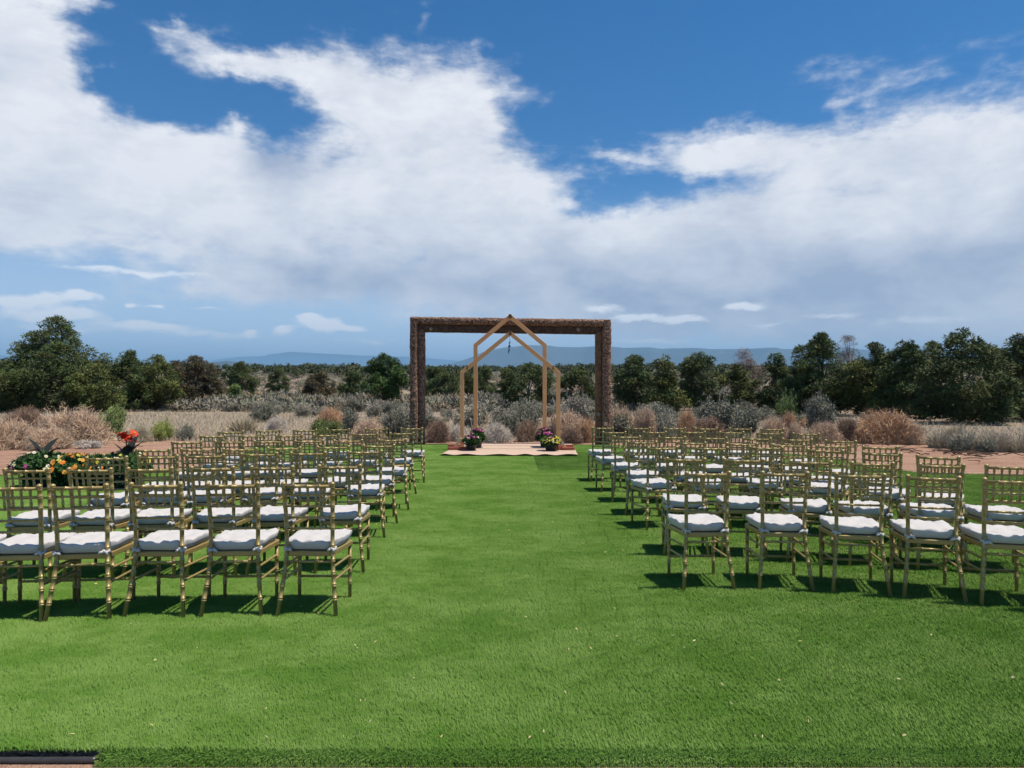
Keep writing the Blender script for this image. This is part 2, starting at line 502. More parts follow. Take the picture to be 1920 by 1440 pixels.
def blades(rng, P, N, L, lean, width, bias=None):
    """triangular bent blades on points P with normals N -> V,F"""
    n = len(P)
    a = rng.uniform(0, 2 * np.pi, n)
    t = np.stack([np.cos(a), np.sin(a), np.zeros(n)], 1)
    if bias is not None: t = t * .75 + np.array(bias)
    t -= N * (t * N).sum(1, keepdims=True); t /= np.linalg.norm(t, axis=1, keepdims=True)
    side = np.cross(N, t)
    h = L * rng.uniform(.6, 1.15, n)[:, None]
    ln = lean * rng.uniform(.2, 1.2, n)[:, None]
    w = width * rng.uniform(.7, 1.2, n)[:, None]
    mid = P + N * h * .6 + t * h * ln * .35
    tip = P + N * h + t * h * ln
    V = np.stack([P - side * w / 2, P + side * w / 2, mid + side * w * .4, mid - side * w * .4, tip], 1)
    b = (np.arange(n) * 5)[:, None]
    F = np.concatenate([b + [[0, 1, 2]], b + [[0, 2, 3]], b + [[3, 2, 4]]], 0)
    return V.reshape(-1, 3), F

def build_grass():
    rng = np.random.default_rng(5)
    protos = []
    S = .25
    for k in range(5):
        n = 1900
        P = np.stack([rng.uniform(-S / 2, S / 2, n), rng.uniform(-S / 2, S / 2, n), np.zeros(n)], 1)
        N = np.tile([[0, 0, 1.0]], (n, 1))
        V, F = blades(rng, P, N, .017, 1.25, .0028, (-.85, .36, 0))
        o = bpy.data.objects.new('turf_clump', mesh_np('turf_clump', V, F, TURF)); protos.append(o)
    src = bpy.data.collections.new('turf_clumps')
    for o in protos: src.objects.link(o)
    pts = []
    for j in range(int(EDGE_Y / S), 80):
        for i in range(-52, 52):
            x, y = i * S + .125, EDGE_Y + .125 + (j - int(EDGE_Y / S)) * S
            if abs(x) > .78 * y + .8: continue
            if inside(x, y): pts.append((x, y, 0))
    # each roll has its own nap: the piece by the mat was laid the other way round
    def nap(p): return 13.3 < p[1] < 17.0 and .62 < p[0] < 3.2
    for sel, turn, lab in (([p for p in pts if not nap(p)], 0.0, 'short bright green artificial turf pile covering the lawn'),
                           ([p for p in pts if nap(p)], R(200), 'darker patch of turf pile laid the other way by the mat')):
        pts_ = sel
        me = bpy.data.meshes.new('grass'); me.from_pydata(pts_, [], [])
        me.materials.append(TURF)
        ob = tag(link(bpy.data.objects.new('grass', me)), lab, 'grass', kind='stuff')
        ng = bpy.data.node_groups.new('turf_pile', 'GeometryNodeTree')
        ng.interface.new_socket('Geometry', in_out='INPUT', socket_type='NodeSocketGeometry')
        ng.interface.new_socket('Geometry', in_out='OUTPUT', socket_type='NodeSocketGeometry')
        N = ng.nodes; gi = N.new('NodeGroupInput'); go = N.new('NodeGroupOutput')
        ci = N.new('GeometryNodeCollectionInfo'); ci.inputs['Collection'].default_value = src
        ci.inputs['Separate Children'].default_value = True; ci.inputs['Reset Children'].default_value = True
        ip = N.new('GeometryNodeInstanceOnPoints'); ip.inputs['Pick Instance'].default_value = True
        ri = N.new('FunctionNodeRandomValue'); ri.data_type = 'INT'
        ri.inputs['Min'].default_value = 0 if 'Min' in ri.inputs else 0
        for s in ri.inputs:
            if s.type == 'INT' and s.name == 'Min': s.default_value = 0
            if s.type == 'INT' and s.name == 'Max': s.default_value = 4
            if s.name == 'Seed': s.default_value = 3
        ng.links.new(gi.outputs[0], ip.inputs['Points']); ng.links.new(ci.outputs[0], ip.inputs['Instance'])
        iout = [s for s in ri.outputs if s.type == 'INT' and s.enabled][0]
        ng.links.new(iout, ip.inputs['Instance Index'])
        ip.inputs['Rotation'].default_value = (0, 0, turn)
        ng.links.new(ip.outputs[0], go.inputs[0])
        md = ob.modifiers.new('pile', 'NODES'); md.node_group = ng
    # pile on the turned-down front edge of the turf, and a ragged fringe on the other edges
    n = 30000
    x = rng.uniform(-1.79, 3.2, n); s = rng.uniform(0, 1, n)
    ang = np.clip(s / .35, 0, 1) * (np.pi / 2) * .93
    yy = np.where(s < .35, EDGE_Y - .045 * np.sin(ang), EDGE_Y - .045); zz = np.where(s < .35, -.03 * (1 - np.cos(ang)), -.03 - (s - .35) / .65 * .045)
    P = np.stack([x, yy, zz], 1)
    Nn = np.stack([rng.normal(0, .1, n), -np.sin(ang), np.cos(ang) + .05], 1); Nn /= np.linalg.norm(Nn, axis=1, keepdims=True)
    V1, F1 = blades(rng, P, Nn, .013, 1.1, .003, (0, 0, -1.0))
    PP = []
    for (x1, y1), (x2, y2) in zip(LAWN, LAWN[1:] + LAWN[:1]):
        if y1 == EDGE_Y and y2 == EDGE_Y:
            m = 3000; t = rng.uniform(.0, .45, m)
        else:
            m = int(math.hypot(x2 - x1, y2 - y1) * 1500); t = rng.uniform(0, 1, m)
        off = rng.normal(0, .06, (m, 2))
        if y1 == EDGE_Y and y2 == EDGE_Y: off[:, 1] = np.abs(off[:, 1]) * .3 - .01
        PP.append(np.stack([x1 + (x2 - x1) * t + off[:, 0], y1 + (y2 - y1) * t + off[:, 1], np.full(m, -.003)], 1))
    PP = np.concatenate(PP)
    V2, F2 = blades(rng, PP, np.tile([[0, 0, 1.0]], (len(PP), 1)), .032, .9, .004)
    for V_, F_, m_, lab in ((V1, F1, TURF_EDGE, 'turf pile on the turned down front edge of the lawn'), (V2, F2, TURF, 'loose turf pile fringing the cut edges of the lawn')):
        tag(link(bpy.data.objects.new('grass', mesh_np('grass', V_, F_, m_))), lab, 'grass', kind='stuff')
build_grass()

# ------------------------------------------------------------------ setting: mesas far off
def ridge(name, prof, d0, d1, d2, base, mat_, seed, amp, label=None):
    us = np.linspace(prof[0][0], prof[-1][0], 150)
    tops = np.interp(us, [p[0] for p in prof], [p[1] for p in prof])
    V = []; F = []
    rows = [(d0, 0.0), (d0 + (d1 - d0) * .35, .22), (d0 + (d1 - d0) * .62, .5), (d0 + (d1 - d0) * .85, .78), (d1 - (d1 - d0) * .04, .93), (d1, 1.0), (d2, 1.0), (d2 * 1.1, 0.0)]
    for k, (d, f) in enumerate(rows):
        for i, u in enumerate(us):
            x = (u - 960) / FPX * d1
            top = EYE - (tops[i] - 727) / FPX * d1
            nz = mnoise.fractal(Vector((x / amp, d / amp, seed)), 1.0, 2.0, 5)
            z = base + (top - base) * f
            if 0 < k < 5: z += (top - base) * .13 * nz * math.sin(math.pi * f)
            if k in (5, 6): z += (top - base) * .012 * nz
            yy = d + (0 if k in (0,) else (d1 - d0) * .22 * mnoise.fractal(Vector((x / amp * 1.7, 3.3, seed)), 1.0, 2.0, 4) * (1 if k < 6 else 0))
            V.append((x, yy, z))
    n = len(us)
    for k in range(len(rows) - 1):
        for i in range(n - 1):
            F.append((k * n + i, k * n + i + 1, (k + 1) * n + i + 1, (k + 1) * n + i))
    me = mesh_np(name, V, F, mat_, smooth=True)
    return tag(link(bpy.data.objects.new(name, me)), label, kind='structure')
ridge('mesa', [(560, 716), (700, 699), (760, 693), (810, 688), (850, 680), (885, 670), (915, 657), (945, 652), (1000, 650.5), (1150, 651), (1300, 653), (1480, 654), (1700, 655), (2100, 656), (2500, 665)], 12500, 16000, 21000, -80, MESA, 3.1, 1500)
ridge('far_mountains', [(-700, 690), (-400, 672), (0, 666), (60, 676), (190, 676), (300, 685), (390, 682), (440, 671), (500, 664), (545, 660), (600, 662), (650, 666), (720, 668), (800, 672), (900, 680), (1000, 690)], 30000, 36000, 42000, -80, MESA, 7.7, 3000)
ridge('low_hills', [(-500, 690), (100, 688), (250, 686), (310, 683), (345, 678), (385, 682), (425, 677), (470, 681), (500, 686), (560, 685), (640, 683), (690, 687), (860, 693), (1000, 698)], 7000, 8200, 9800, -70, MESA, 1.3, 600)

# ------------------------------------------------------------------ gold chairs
def ring_profile(z_list, z0, z1, r0, r1, rr=.0036, fin=False):
    """(z, radius) down a turned post with doubled bamboo rings"""
    st = {z0, z1}
    out = []
    base = lambda z: r0 + (r1 - r0) * (z - z0) / (z1 - z0)
    keys = [(z0, base(z0)), (z1, base(z1))]
    for zr in z_list:
        for dz, e in ((-.0125, 0), (-.0105, .8), (-.0065, 1), (-.0035, .8), (-.0015, .25), (.0015, .25), (.0035, .8), (.0065, 1), (.0105, .8), (.0125, 0)):
            z = zr + dz
            if z0 < z < z1: keys.append((z, base(z) + rr * e))
    keys.sort()
    if fin:
        keys += [(z1 + .001, r1 * 1.22), (z1 + .008, r1 * 1.25), (z1 + .015, r1 * .95), (z1 + .02, r1 * .35)]
    return keys

BPATH = [(0, .203, -.258), (.06, .1965, -.247), (.12, .1895, -.236), (.20, .180, -.221), (.28, .171, -.207), (.36, .1645, -.196), (.42, .161, -.190), (.50, .1595, -.188), (.60, .161, -.192), (.70, .1635, -.201), (.80, .1665, -.214), (.90, .170, -.231), (.95, .172, -.240)]
def bpath(z):
    zs = [p[0] for p in BPATH]
    return float(np.interp(z, zs, [p[1] for p in BPATH])), float(np.interp(z, zs, [p[2] for p in BPATH]))
RAILS = (.835, .752, .672, .594)
def chair_meshes():
    M = {}
    for s in (-1, 1):
        mb = MB()
        prof = ring_profile((.115, .205, .285, .372, .470, .594, .672, .752, .835, .893), 0, .905, .0142, .0148, fin=True)
        mb.tube([(s * bpath(z)[0], bpath(z)[1], z) for z, r in prof], [r for z, r in prof], 9)
        M['back%d' % s] = mb.mesh('back_leg', GOLD)
        mb = MB()
        prof = ring_profile((.115, .205, .30), 0, .405, .0125, .0145)
        mb.tube([(s * .190, .178, z) for z, r in prof], [r for z, r in prof], 9)
        M['front%d' % s] = mb.mesh('front_leg', GOLD)
        for i, (zb, zf) in enumerate(((.325, .318), (.235, .228))):
            mb = MB(); x, y = bpath(zb)
            a = Vector((s * (x - .0), y + .008, zb)); b = Vector((s * .190, .172, zf))
            pr = [(0, .0085), (.1, .0088), (.3, .0088), (.32, .0108), (.34, .0088), (.66, .0088), (.68, .0108), (.70, .0088), (.9, .0088), (1, .0085)]
            mb.tube([a.lerp(b, t) for t, r in pr], [r for t, r in pr], 7)
            M['side%d%d' % (s, i)] = mb.mesh('stretcher', GOLD)
    def rail(z, r, knots, y=None, xw=None, name='back_rail', sag=0.0):
        mb = MB(); x, yy = bpath(z)
        if y is not None: yy = y
        if xw is not None: x = xw
        pr = [(-1, r)]
        for k in knots: pr += [(k - .028, r), (k - .018, r * 1.35), (k + .018, r * 1.35), (k + .028, r)]
        pr += [(1, r)]
        mb.tube([(t * x, yy - sag * (1 - t * t), z) for t, r_ in pr], [r_ for t, r_ in pr], 8)
        return mb.mesh(name, GOLD)
    KN = (-.67, -.335, 0, .335, .67)
    M['top'] = rail(.893, .0115, (-.5, .0, .5), name='top_rail', sag=.012)
    M['r0'] = rail(RAILS[0], .0075, KN, sag=.012); M['r1'] = rail(RAILS[1], .0085, KN, sag=.012)
    M['r2'] = rail(RAILS[2], .0085, (-.5, 0, .5), sag=.010); M['r3'] = rail(RAILS[3], .0085, (-.5, 0, .5), sag=.008)
    M['bs'] = rail(.362, .0095, (-.4, .4), name='stretcher'); M['fs'] = rail(.160, .0095, (-.4, .4), y=.178, xw=.19, name='stretcher')
    for k in range(5):
        mb = MB(); t = KN[k]
        prof = ring_profile((.79, .872), .752, .893, .0080, .0080, rr=.0030)
        mb.tube([(t * bpath(z)[0], bpath(z)[1] - .012 * (1 - t * t), z) for z, r in prof], [r for z, r in prof], 7)
        M['sp%d' % k] = mb.mesh('spindle', GOLD)
    # seat: trapezoid slab with eased edges
    mb = MB()
    def ringpts(inset, z):
        P = []
        cs = [(-.165, -.192), (.165, -.192), (.212, .198), (-.212, .198)]
        for i, (cx, cy) in enumerate(cs):
            rr = .03 if i > 1 else .012
            ccx = cx - math.copysign(rr + inset, cx); ccy = cy - math.copysign(rr + inset, cy)
            a0 = [180, 270, 0, 90][i]
            for k in range(4):
                w = R(a0 + 30 * k); P.append((ccx + rr * math.cos(w), ccy + rr * math.sin(w), z))
        return P
    V = []; lev = [(.006, .398), (0, .402), (0, .428), (.005, .434)]
    for ins, z in lev: V += ringpts(ins, z)
    n = 16; F = []
    for l in range(3):
        for k in range(n): F.append((l * n + k, l * n + (k + 1) % n, (l + 1) * n + (k + 1) % n, (l + 1) * n + k))
    F.append(list(range(n))[::-1]); F.append([3 * n + k for k in range(n)])
    mb.add(V, F, False); M['seat'] = mb.mesh('seat_frame', GOLD)
    # cushions
    for c in range(5):
        rng = np.random.default_rng(40 + c)
        nu = 25; V = []; F = []
        def sgn(v, p): return math.copysign(abs(v) ** p, v)
        ph = rng.uniform(0, 6, 8)
        for side in (1, -1):
            for j in range(nu):
                for i in range(nu):
                    u = -1 + 2 * i / (nu - 1); v = -1 + 2 * j / (nu - 1)
                    e = max(abs(u), abs(v))
                    uu, vv = sgn(math.sin(u * math.pi / 2), .9), sgn(math.sin(v * math.pi / 2), .9)
                    # round the corners
                    cr = 1 - .085 * (abs(uu * vv)) ** 4
                    hw = .172 + (.207 - .172) * (vv * .5 + .5)
                    x = uu * hw * cr; y = .008 + vv * .198 * cr
                    edge = min(1, (1 - abs(u) ** 6) ** .5 * 1.02) * min(1, (1 - abs(v) ** 6) ** .5 * 1.02) if e < 1 else 0
                    t = .036 * edge
                    lump = .006 * math.sin(uu * 7 + ph[0] + 2 * vv) * math.sin(vv * 6 + ph[1]) + .006 * math.sin(uu * 13 + ph[2]) * math.sin(vv * 12 + ph[3])
                    lump += .009 * math.sin(u * 8 + ph[4]) * abs(v) ** 3 + .008 * math.sin(v * 8 + ph[5]) * abs(u) ** 3
                    lump += .011 * mnoise.fractal(Vector((x * 16, y * 16, c * 7.3)), .8, 2.0, 3)
                    # stitched tufts
                    for (tx, ty) in ((-.45, -.45), (.45, -.45), (.45, .45), (-.45, .45)):
                        dd = (uu - tx) ** 2 + (vv - ty) ** 2
                        lump -= .016 * math.exp(-dd / .018)
                    z = .472 + (t + lump * edge if side > 0 else -t)
                    us = 1 + .055 * (z - .472) / .036; x *= us; y = .008 + (y - .008) * us
                    x += .004 * math.sin(v * 8 + ph[6]) * (abs(u) > .8); y += .004 * math.sin(u * 8 + ph[7]) * (abs(v) > .8)
                    V.append((x, y, z))
        for s in range(2):
            b = s * nu * nu
            for j in range(nu - 1):
                for i in range(nu - 1):
                    q = (b + j * nu + i, b + j * nu + i + 1, b + (j + 1) * nu + i + 1, b + (j + 1) * nu + i)
                    F.append(q if s == 0 else q[::-1])
        M['cush%d' % c] = mesh_np('cushion', V, F, CUSH, smooth=True)
    for s in (-1, 1):
        for v in range(2):
            mb = MB(); x, y = bpath(.452)
            pts = []
            for k in range(11):
                w = 2 * math.pi * k / 10
                pts.append((s * x + .019 * math.cos(w), y + .019 * math.sin(w), .452 + .006 * math.sin(w * 2 + v)))
            mb.tube(pts, .0105, 6, caps=False)
            mb.tube([(s * x - s * .012, y - .012, .452), (s * x - s * (.024 + .01 * v), y - .022, .446), (s * x - s * (.036 + .012 * v), y - .018, .438 - .006 * v)], [.012, .011, .006], 5)
            mb.tube([(s * x + s * .005, y - .018, .455), (s * x + s * (.008), y - .024, .444), (s * x + s * (.012 + .006 * v), y - .024, .428)], [.010, .009, .005], 5)
            M['tie%d%d' % (s, v)] = mb.mesh('tie', CUSH)
    return M
CM = chair_meshes()
PARTS = [('back_leg', 'back-1'), ('back_leg', 'back1'), ('front_leg', 'front-1'), ('front_leg', 'front1'), ('top_rail', 'top')] + [('back_rail', 'r%d' % i) for i in range(4)] + \
        [('spindle', 'sp%d' % i) for i in range(5)] + [('seat_frame', 'seat'), ('stretcher', 'bs'), ('stretcher', 'fs'), ('stretcher', 'side-10'), ('stretcher', 'side-11'), ('stretcher', 'side10'), ('stretcher', 'side11')]
def new_part(name, me, parent):
    o = bpy.data.objects.new(name, me); o.parent = parent; COL.objects.link(o); return o
ORD = ['nearest', 'second', 'third', 'fourth', 'fifth', 'sixth', 'farthest']
SEAT = ['first', 'second', 'third', 'fourth', 'fifth', 'sixth']
ROWS_L = [[(577, 913), (436, 913), (292, 913), (149, 917), (23, 918), (-115, 921)],
          [(637, 878), (510, 880.5), (398, 881), (281, 883), (168, 884.5), (49, 885)],
          [(684, 850), (578, 853), (486, 854), (385, 858.5), (297, 858.7), (200, 862)],
          [(711, 838.5), (625, 841), (533, 843), (450, 845.5), (370, 845), (287, 846.5)],
          [(736, 827), (653, 829), (580, 829.5), (504, 830), (430, 830), (350, 832)],
          [(754, 814.5), (685, 816), (612, 818), (542, 819), (472, 819), (399, 820)],
          [(772, 805), (705, 806), (634, 807), (572, 808.5), (503, 809), (433, 812)]]
ROWS_R = [[(1328, 892), (1472, 891), (1613, 895), (1750, 900), (1897, 906), (2040, 912)],
          [(1286, 865), (1394, 865), (1520, 870), (1636, 873), (1766, 877), (1893, 878.5)],
          [(1243, 842), (1335, 844.5), (1436, 840.5), (1547, 848), (1653, 854), (1758, 860)],
          [(1204, 832), (1295, 832.5), (1391, 834.5), (1478, 838), (1561, 839.5), (1650, 841)],
          [(1176, 821), (1260, 822), (1337, 824), (1419, 824.5), (1495, 826), (1576, 830)],
          [(1152, 812.5), (1228, 812.5), (1300, 812), (1372, 812.5), (1443, 815), (1511, 815.5)],
          [(1130, 804), (1199, 804.5), (1265, 805), (1324, 805.5), (1388, 805), (1448, 807)]]
CHAIR_XY = []
def build_chairs():
    rng = random.Random(11)
    for side, rows in (('left', ROWS_L), ('right', ROWS_R)):
        for r, row in enumerate(rows):
            pts = []
            for u, v in row:
                d = (EYE - .893) * FPX / (v - 727)
                pts.append(((u - 960) / FPX * d, d))
            # even out the measuring error in depth along a row
            xs = np.array([p[0] for p in pts]); ys = np.array([p[1] for p in pts])
            fit = np.poly1d(np.polyfit(xs, ys, 2)); dfit = fit.deriv()
            for s, (x, y) in enumerate(pts):
                yy = .55 * float(fit(x)) + .45 * y
                x = x * yy / y
                ang = .75 * math.atan(float(dfit(x))) + R(rng.uniform(-4, 4))
                # the top rail stands at local y = -.24
                ox = x - .24 * math.sin(ang); oy = yy + .24 * math.cos(ang)
                c = empty('gold_chair', (ox, oy, 0.004), ang)
                CHAIR_XY.append((ox, oy))
                tag(c, 'gold chair %s of the aisle, %s row from the camera, %s seat from the aisle' % (side, ORD[r], SEAT[s]), 'chair', 'gold chairs with white cushions in rows on the lawn')
                for nm, key in PARTS: new_part(nm, CM[key], c)
                cu = new_part('cushion', CM['cush%d' % rng.randrange(5)], c)
                cu.location = (rng.uniform(-.004, .004), rng.uniform(-.006, .008), rng.uniform(-.002, .002))
                for sd in (-1, 1): new_part('tie', CM['tie%d%d' % (sd, rng.randrange(2))], cu)
build_chairs()

# ------------------------------------------------------------------ log frame
def log_mesh(name, p0, p1, half, up, material, rough, seed, seg=.03, sides=30, power=2.7):
    """roughly squared log between two points, bark relief as geometry"""
    p0 = Vector(p0); p1 = Vector(p1); t = (p1 - p0); L = t.length; t.normalize()
    up = Vector(up); a = up.cross(t).normalized(); b = t.cross(a)
    n = max(4, int(L / seg)); V = []; F = []
    for i in range(n + 1):
        s = L * i / n
        for k in range(sides):
            w = 2 * math.pi * k / sides; c, d = math.cos(w), math.sin(w)
            q = (abs(c) ** power + abs(d) ** power) ** (-1 / power)
            base = a * (c * q * half[0]) + b * (d * q * half[1])
            P = p0 + t * s + base
            sp = Vector((P.x * 5, P.y * 5, P.z * 5 + seed))
            dis = rough * (mnoise.fractal(sp * 2.2, .9, 2.1, 4) * .9 + mnoise.noise(sp * .35) * .9)
            vor = mnoise.voronoi(sp * 2.6)[0]
            dis += rough * min(.9, (vor[1] - vor[0]) * 2.2) - rough * .4
            V.append(P + base.normalized() * dis)
    for i in range(n):
        for k in range(sides):
            k2 = (k + 1) % sides
            F.append((i * sides + k, i * sides + k2, (i + 1) * sides + k2, (i + 1) * sides + k))
    mb = MB().add(V, F, True)
    mb.F.append(list(range(sides))[::-1]); mb.sm.append(False)
    mb.F.append([n * sides + k for k in range(sides)]); mb.sm.append(False)
    return mb.mesh(name, material)
FD = 19.15
def build_log_frame():
    root = empty('log_frame', (-.05, FD, 0))
    tag(root, 'tall square frame of bark-covered logs behind the wooden arches', 'frame')
    S = FD / FPX
    xl0 = (769 - 960) * S + .05; xl1 = (784 - 960) * S + .05; xl2 = (796.5 - 960) * S + .05
    xr0 = (1145.5 - 960) * S + .05; xr1 = (1129 - 960) * S + .05; xr2 = (1116.5 - 960) * S + .05
    zt = EYE + (727 - 594) * S; zm = EYE + (727 - 608) * S; zb = EYE + (727 - 622) * S
    h = (xl1 - xl0) / 2
    new_part('log_post', log_mesh('log_post', ((xl0 + xl1) / 2, 0, -.1), ((xl0 + xl1) / 2, 0, zt - .03), (h, .13), (0, 1, 0), BARK, .013, 1.0), root)
    h2 = (xr0 - xr1) / 2
    new_part('log_post', log_mesh('log_post', ((xr0 + xr1) / 2, 0, -.1), ((xr0 + xr1) / 2, 0, zt - .09), (h2, .13), (0, 1, 0), BARK, .015, 9.0), root)
    new_part('log_beam', log_mesh('log_beam', (xl0 + .02, .01, (zt + zm) / 2), (xr0 - .02, .01, (zt + zm) / 2 - .075), ((zt - zm) / 2, .13), (0, 1, 0), BARK, .012, 17.0), root)
    h3 = (xl2 - xl1) / 2
    p = new_part('inner_post', log_mesh('inner_post', (xl1 + h3 - .004, .10, -.1), (xl1 + h3 - .004, .10, zb + .06), (h3, .11), (0, 1, 0), BARK, .012, 25.0, power=6), root)
    p2 = new_part('inner_post', log_mesh('inner_post', (xr1 - h3 + .006, .10, -.1), (xr1 - h3 + .006, .10, zb - .0), (h3, .11), (0, 1, 0), HEWN2, .006, 33.0, power=7), root)
    bm = new_part('inner_beam', log_mesh('inner_beam', (xl1 - .02, .10, (zm + zb) / 2), (xr1 + .02, .10, (zm + zb) / 2 - .06), ((zm - zb) / 2 + .006, .11), (0, 1, 0), HEWN, .006, 41.0, power=7), root)
    # sawn-off knots
    def knot(parent, x, z, r, y):
        mb = MB(); V = []
        mb.tube([(x, y + .04, z), (x, y, z), (x + .004, y - .025, z + .004)], [r * 1.25, r * 1.1, r * .8], 9)
        mb.obj('knot', KNOT, parent)
    knot(p2, (1122 - 960) * S + .05, EYE + (727 - 777) * S, .055, -.015)
    knot(root, (1134 - 960) * S + .05, EYE + (727 - 795) * S, .06, -.13)
    knot(root, (1134 - 960) * S + .05, EYE + (727 - 638) * S, .022, -.13)
    knot(bm, (808 - 960) * S + .05, EYE + (727 - 617) * S, .045, -.012)
    knot(bm, (1084 - 960) * S + .05, EYE + (727 - 618) * S, .05, -.012)
    knot(p, (789 - 960) * S + .05, EYE + (727 - 703) * S, .022, -.015)
    knot(p, (787 - 960) * S + .05, EYE + (727 - 780) * S, .016, -.015)
build_log_frame()

# ------------------------------------------------------------------ house-shaped timber arches
def beam_between(a, b, w, dth, name, parent, material=PINE, cut=None):
    a = Vector(a); b = Vector(b); t = (b - a); L = t.length
    me = MB().box((0, 0, L / 2), (w, dth, L)).mesh(name, material)
    o = new_part(name, me, parent)
    o.location = a
    z = t.normalized(); y = Vector((0, 1, 0)); x = y.cross(z).normalized(); y = z.cross(x)
    from mathutils import Matrix
    o.rotation_euler = Matrix((x, y, z)).transposed().to_euler()
    bv = o.modifiers.new('edge', 'BEVEL'); bv.width = .004; bv.segments = 1
    return o
def arch(name, label, cx, d, hw, zs, zp, w, dth, front):
    root = tag(empty(name, (cx, d, .012)), label, 'arch')
    for s in (-1, 1):
        beam_between((s * hw, 0, .03), (s * hw, 0, zs), w, dth, 'post', root)
        e = Vector((-s * hw, 0, zp - zs)).normalized()
        nrm = Vector((e.z * s, 0, abs(e.x)))
        a = Vector((s * hw, 0, zs)) + Vector((s * w * .5, 0, -w * .12))
        b = Vector((s * .001, 0, zp))
        rf = beam_between(a - nrm * w * .45, b - nrm * w * .5, w, dth * .96, 'rafter', root)
        # foot: a runner from front to back and a slanting brace
        beam_between((s * hw, -.24, .02), (s * hw, .24, .02), .04 if False else w, .04, 'foot', root).rotation_euler.rotate_axis('Z', 0)
        br = beam_between((s * (hw + .21), -dth * .5 - .022, .0), (s * (hw + .02), -dth * .5 - .022, .30), .075, .036, 'brace', root, PALEPINE)
        if front:
            mb = MB().box((0, 0, 0), (.022, .018, .095)); k = mb.obj('bracket', IRON, root)
            k.location = (s * (hw - .13), -dth * .5 - .009, zs + .085)
    mb = MB().box((0, -dth * .5 - .004, zp - w * .62), (.07, .006, .11)).obj('ridge_plate', HEWN2, root)
    return root
A1 = arch('timber_arch', 'wide low house-shaped pine arch standing in front on the mat', (956.5 - 960) / FPX * 17.5, 17.5, .5 * 180 / FPX * 17.5, EYE - (697 - 727) / FPX * 17.5, EYE - (621 - 727) / FPX * 17.5, .098, .088, True)
A2 = arch('timber_arch', 'narrow taller house-shaped pine arch standing behind the wide one', (956.5 - 960) / FPX * 18.4, 18.4, .5 * 129.5 / FPX * 18.4, EYE - (646 - 727) / FPX * 18.4, EYE - (589.5 - 727) / FPX * 18.4, .105, .088, False)
def build_ornament():
    x, y, z = px(955.6, 629, 17.5)
    root = tag(empty('hanging_ornament', (x, y, z - .42)), 'small dark ornament hanging on a thread below the front peak', 'ornament')
    MB().tube([(0, 0, .42), (.004, 0, .30), (-.004, 0, .26)], .004, 5).obj('thread', IRON, root)
    mb = MB()
    for z0, r, l, tx in ((.22, .018, .10, 0), (.13, .03, .11, -.01), (.02, .018, .15, -.02)):
        mb.tube([(tx, 0, z0 + l * .55), (tx + .01, .005, z0 + l * .3), (tx - .006, 0, z0), (tx - .012, 0, z0 - l * .4)], [.004, r, r * .8, .003], 6)
    mb.obj('pendant', mat('verdigris_pendant', lambda g, b: g.mix(g.noise(opos(g), 30, 3), (.015, .03, .04), (.05, .09, .10)), .5, .4), root)
build_ornament()

# ------------------------------------------------------------------ mat, bricks
def build_mat():
    nu, nv = 90, 60; V = []; F = []
    c = [(-1.665, 15.98), (1.515, 15.93), (1.66, 19.3), (-1.44, 19.3)]
    for j in range(nv + 1):
        for i in range(nu + 1):
            u = i / nu; v = j / nv
            x = (c[0][0] * (1 - u) + c[1][0] * u) * (1 - v) + (c[3][0] * (1 - u) + c[2][0] * u) * v
            y = (c[0][1] * (1 - u) + c[1][1] * u) * (1 - v) + (c[3][1] * (1 - u) + c[2][1] * u) * v
            e = math.exp(-v * 14) * (.5 + .5 * math.sin(u * 34 + 1.3 * math.sin(u * 9))) * .028
            e += math.exp(-((v - .62) / .03) ** 2) * .015 * (1 + math.sin(u * 11))
            V.append((x, y + .012 * math.sin(u * 23) * math.exp(-v * 10), .034 + e + .004 * mnoise.noise(Vector((x * 3, y * 3, 0)))))
    n = nu + 1
    for j in range(nv):
        for i in range(nu): F.append((j * n + i, j * n + i + 1, (j + 1) * n + i + 1, (j + 1) * n + i))
    me = mesh_np('woven_mat', V, F, MATM, smooth=True)
    o = tag(link(bpy.data.objects.new('woven_mat', me)), 'tan woven mat with a wavy front edge under the timber arches', 'mat')
    so = o.modifiers.new('thick', 'SOLIDIFY'); so.thickness = .006
build_mat()
def brick_mesh():
    mb = MB().box((0, 0, .032), (.215, .105, .062)); return mb.mesh('brick', BRICK)
BM = brick_mesh()
def build_bricks():
    L = [(852, 846, 17.25, .05, 0.045, 'red brick in front of the outer foot of the left arch post'), (866, 845, 17.3, -.1, .045, 'red brick against the inner foot of the left arch post, nearest the dark flowerpot'),
         (852, 839.5, 18.0, .1, .045, 'red brick lying behind the left brace of the wide arch'),
         (1049.5, 846, 17.25, .5, .045, 'red brick set on end beside the yellow flowers'), (1065, 846.5, 17.2, .02, .045, 'red brick lying flat outside the right brace, front one of two'),
         (1063, 840, 17.95, .0, .045, 'red brick lying flat outside the right brace, back one of two')]
    for u, v, d, rz, z, lab in L:
        o = bpy.data.objects.new('brick', BM); COL.objects.link(o)
        o.location = ((u - 960) / FPX * d, d, z); o.rotation_euler = (0, 0, rz)
        if 'on end' in lab: o.scale = (.75, 1, 1.7)
        else: o.scale = (1.5, 1.3, 1.0)
        bv = o.modifiers.new('edge', 'BEVEL'); bv.width = .006; bv.segments = 2
        tag(o, lab, 'brick', 'bricks weighing down the arch feet')
build_bricks()

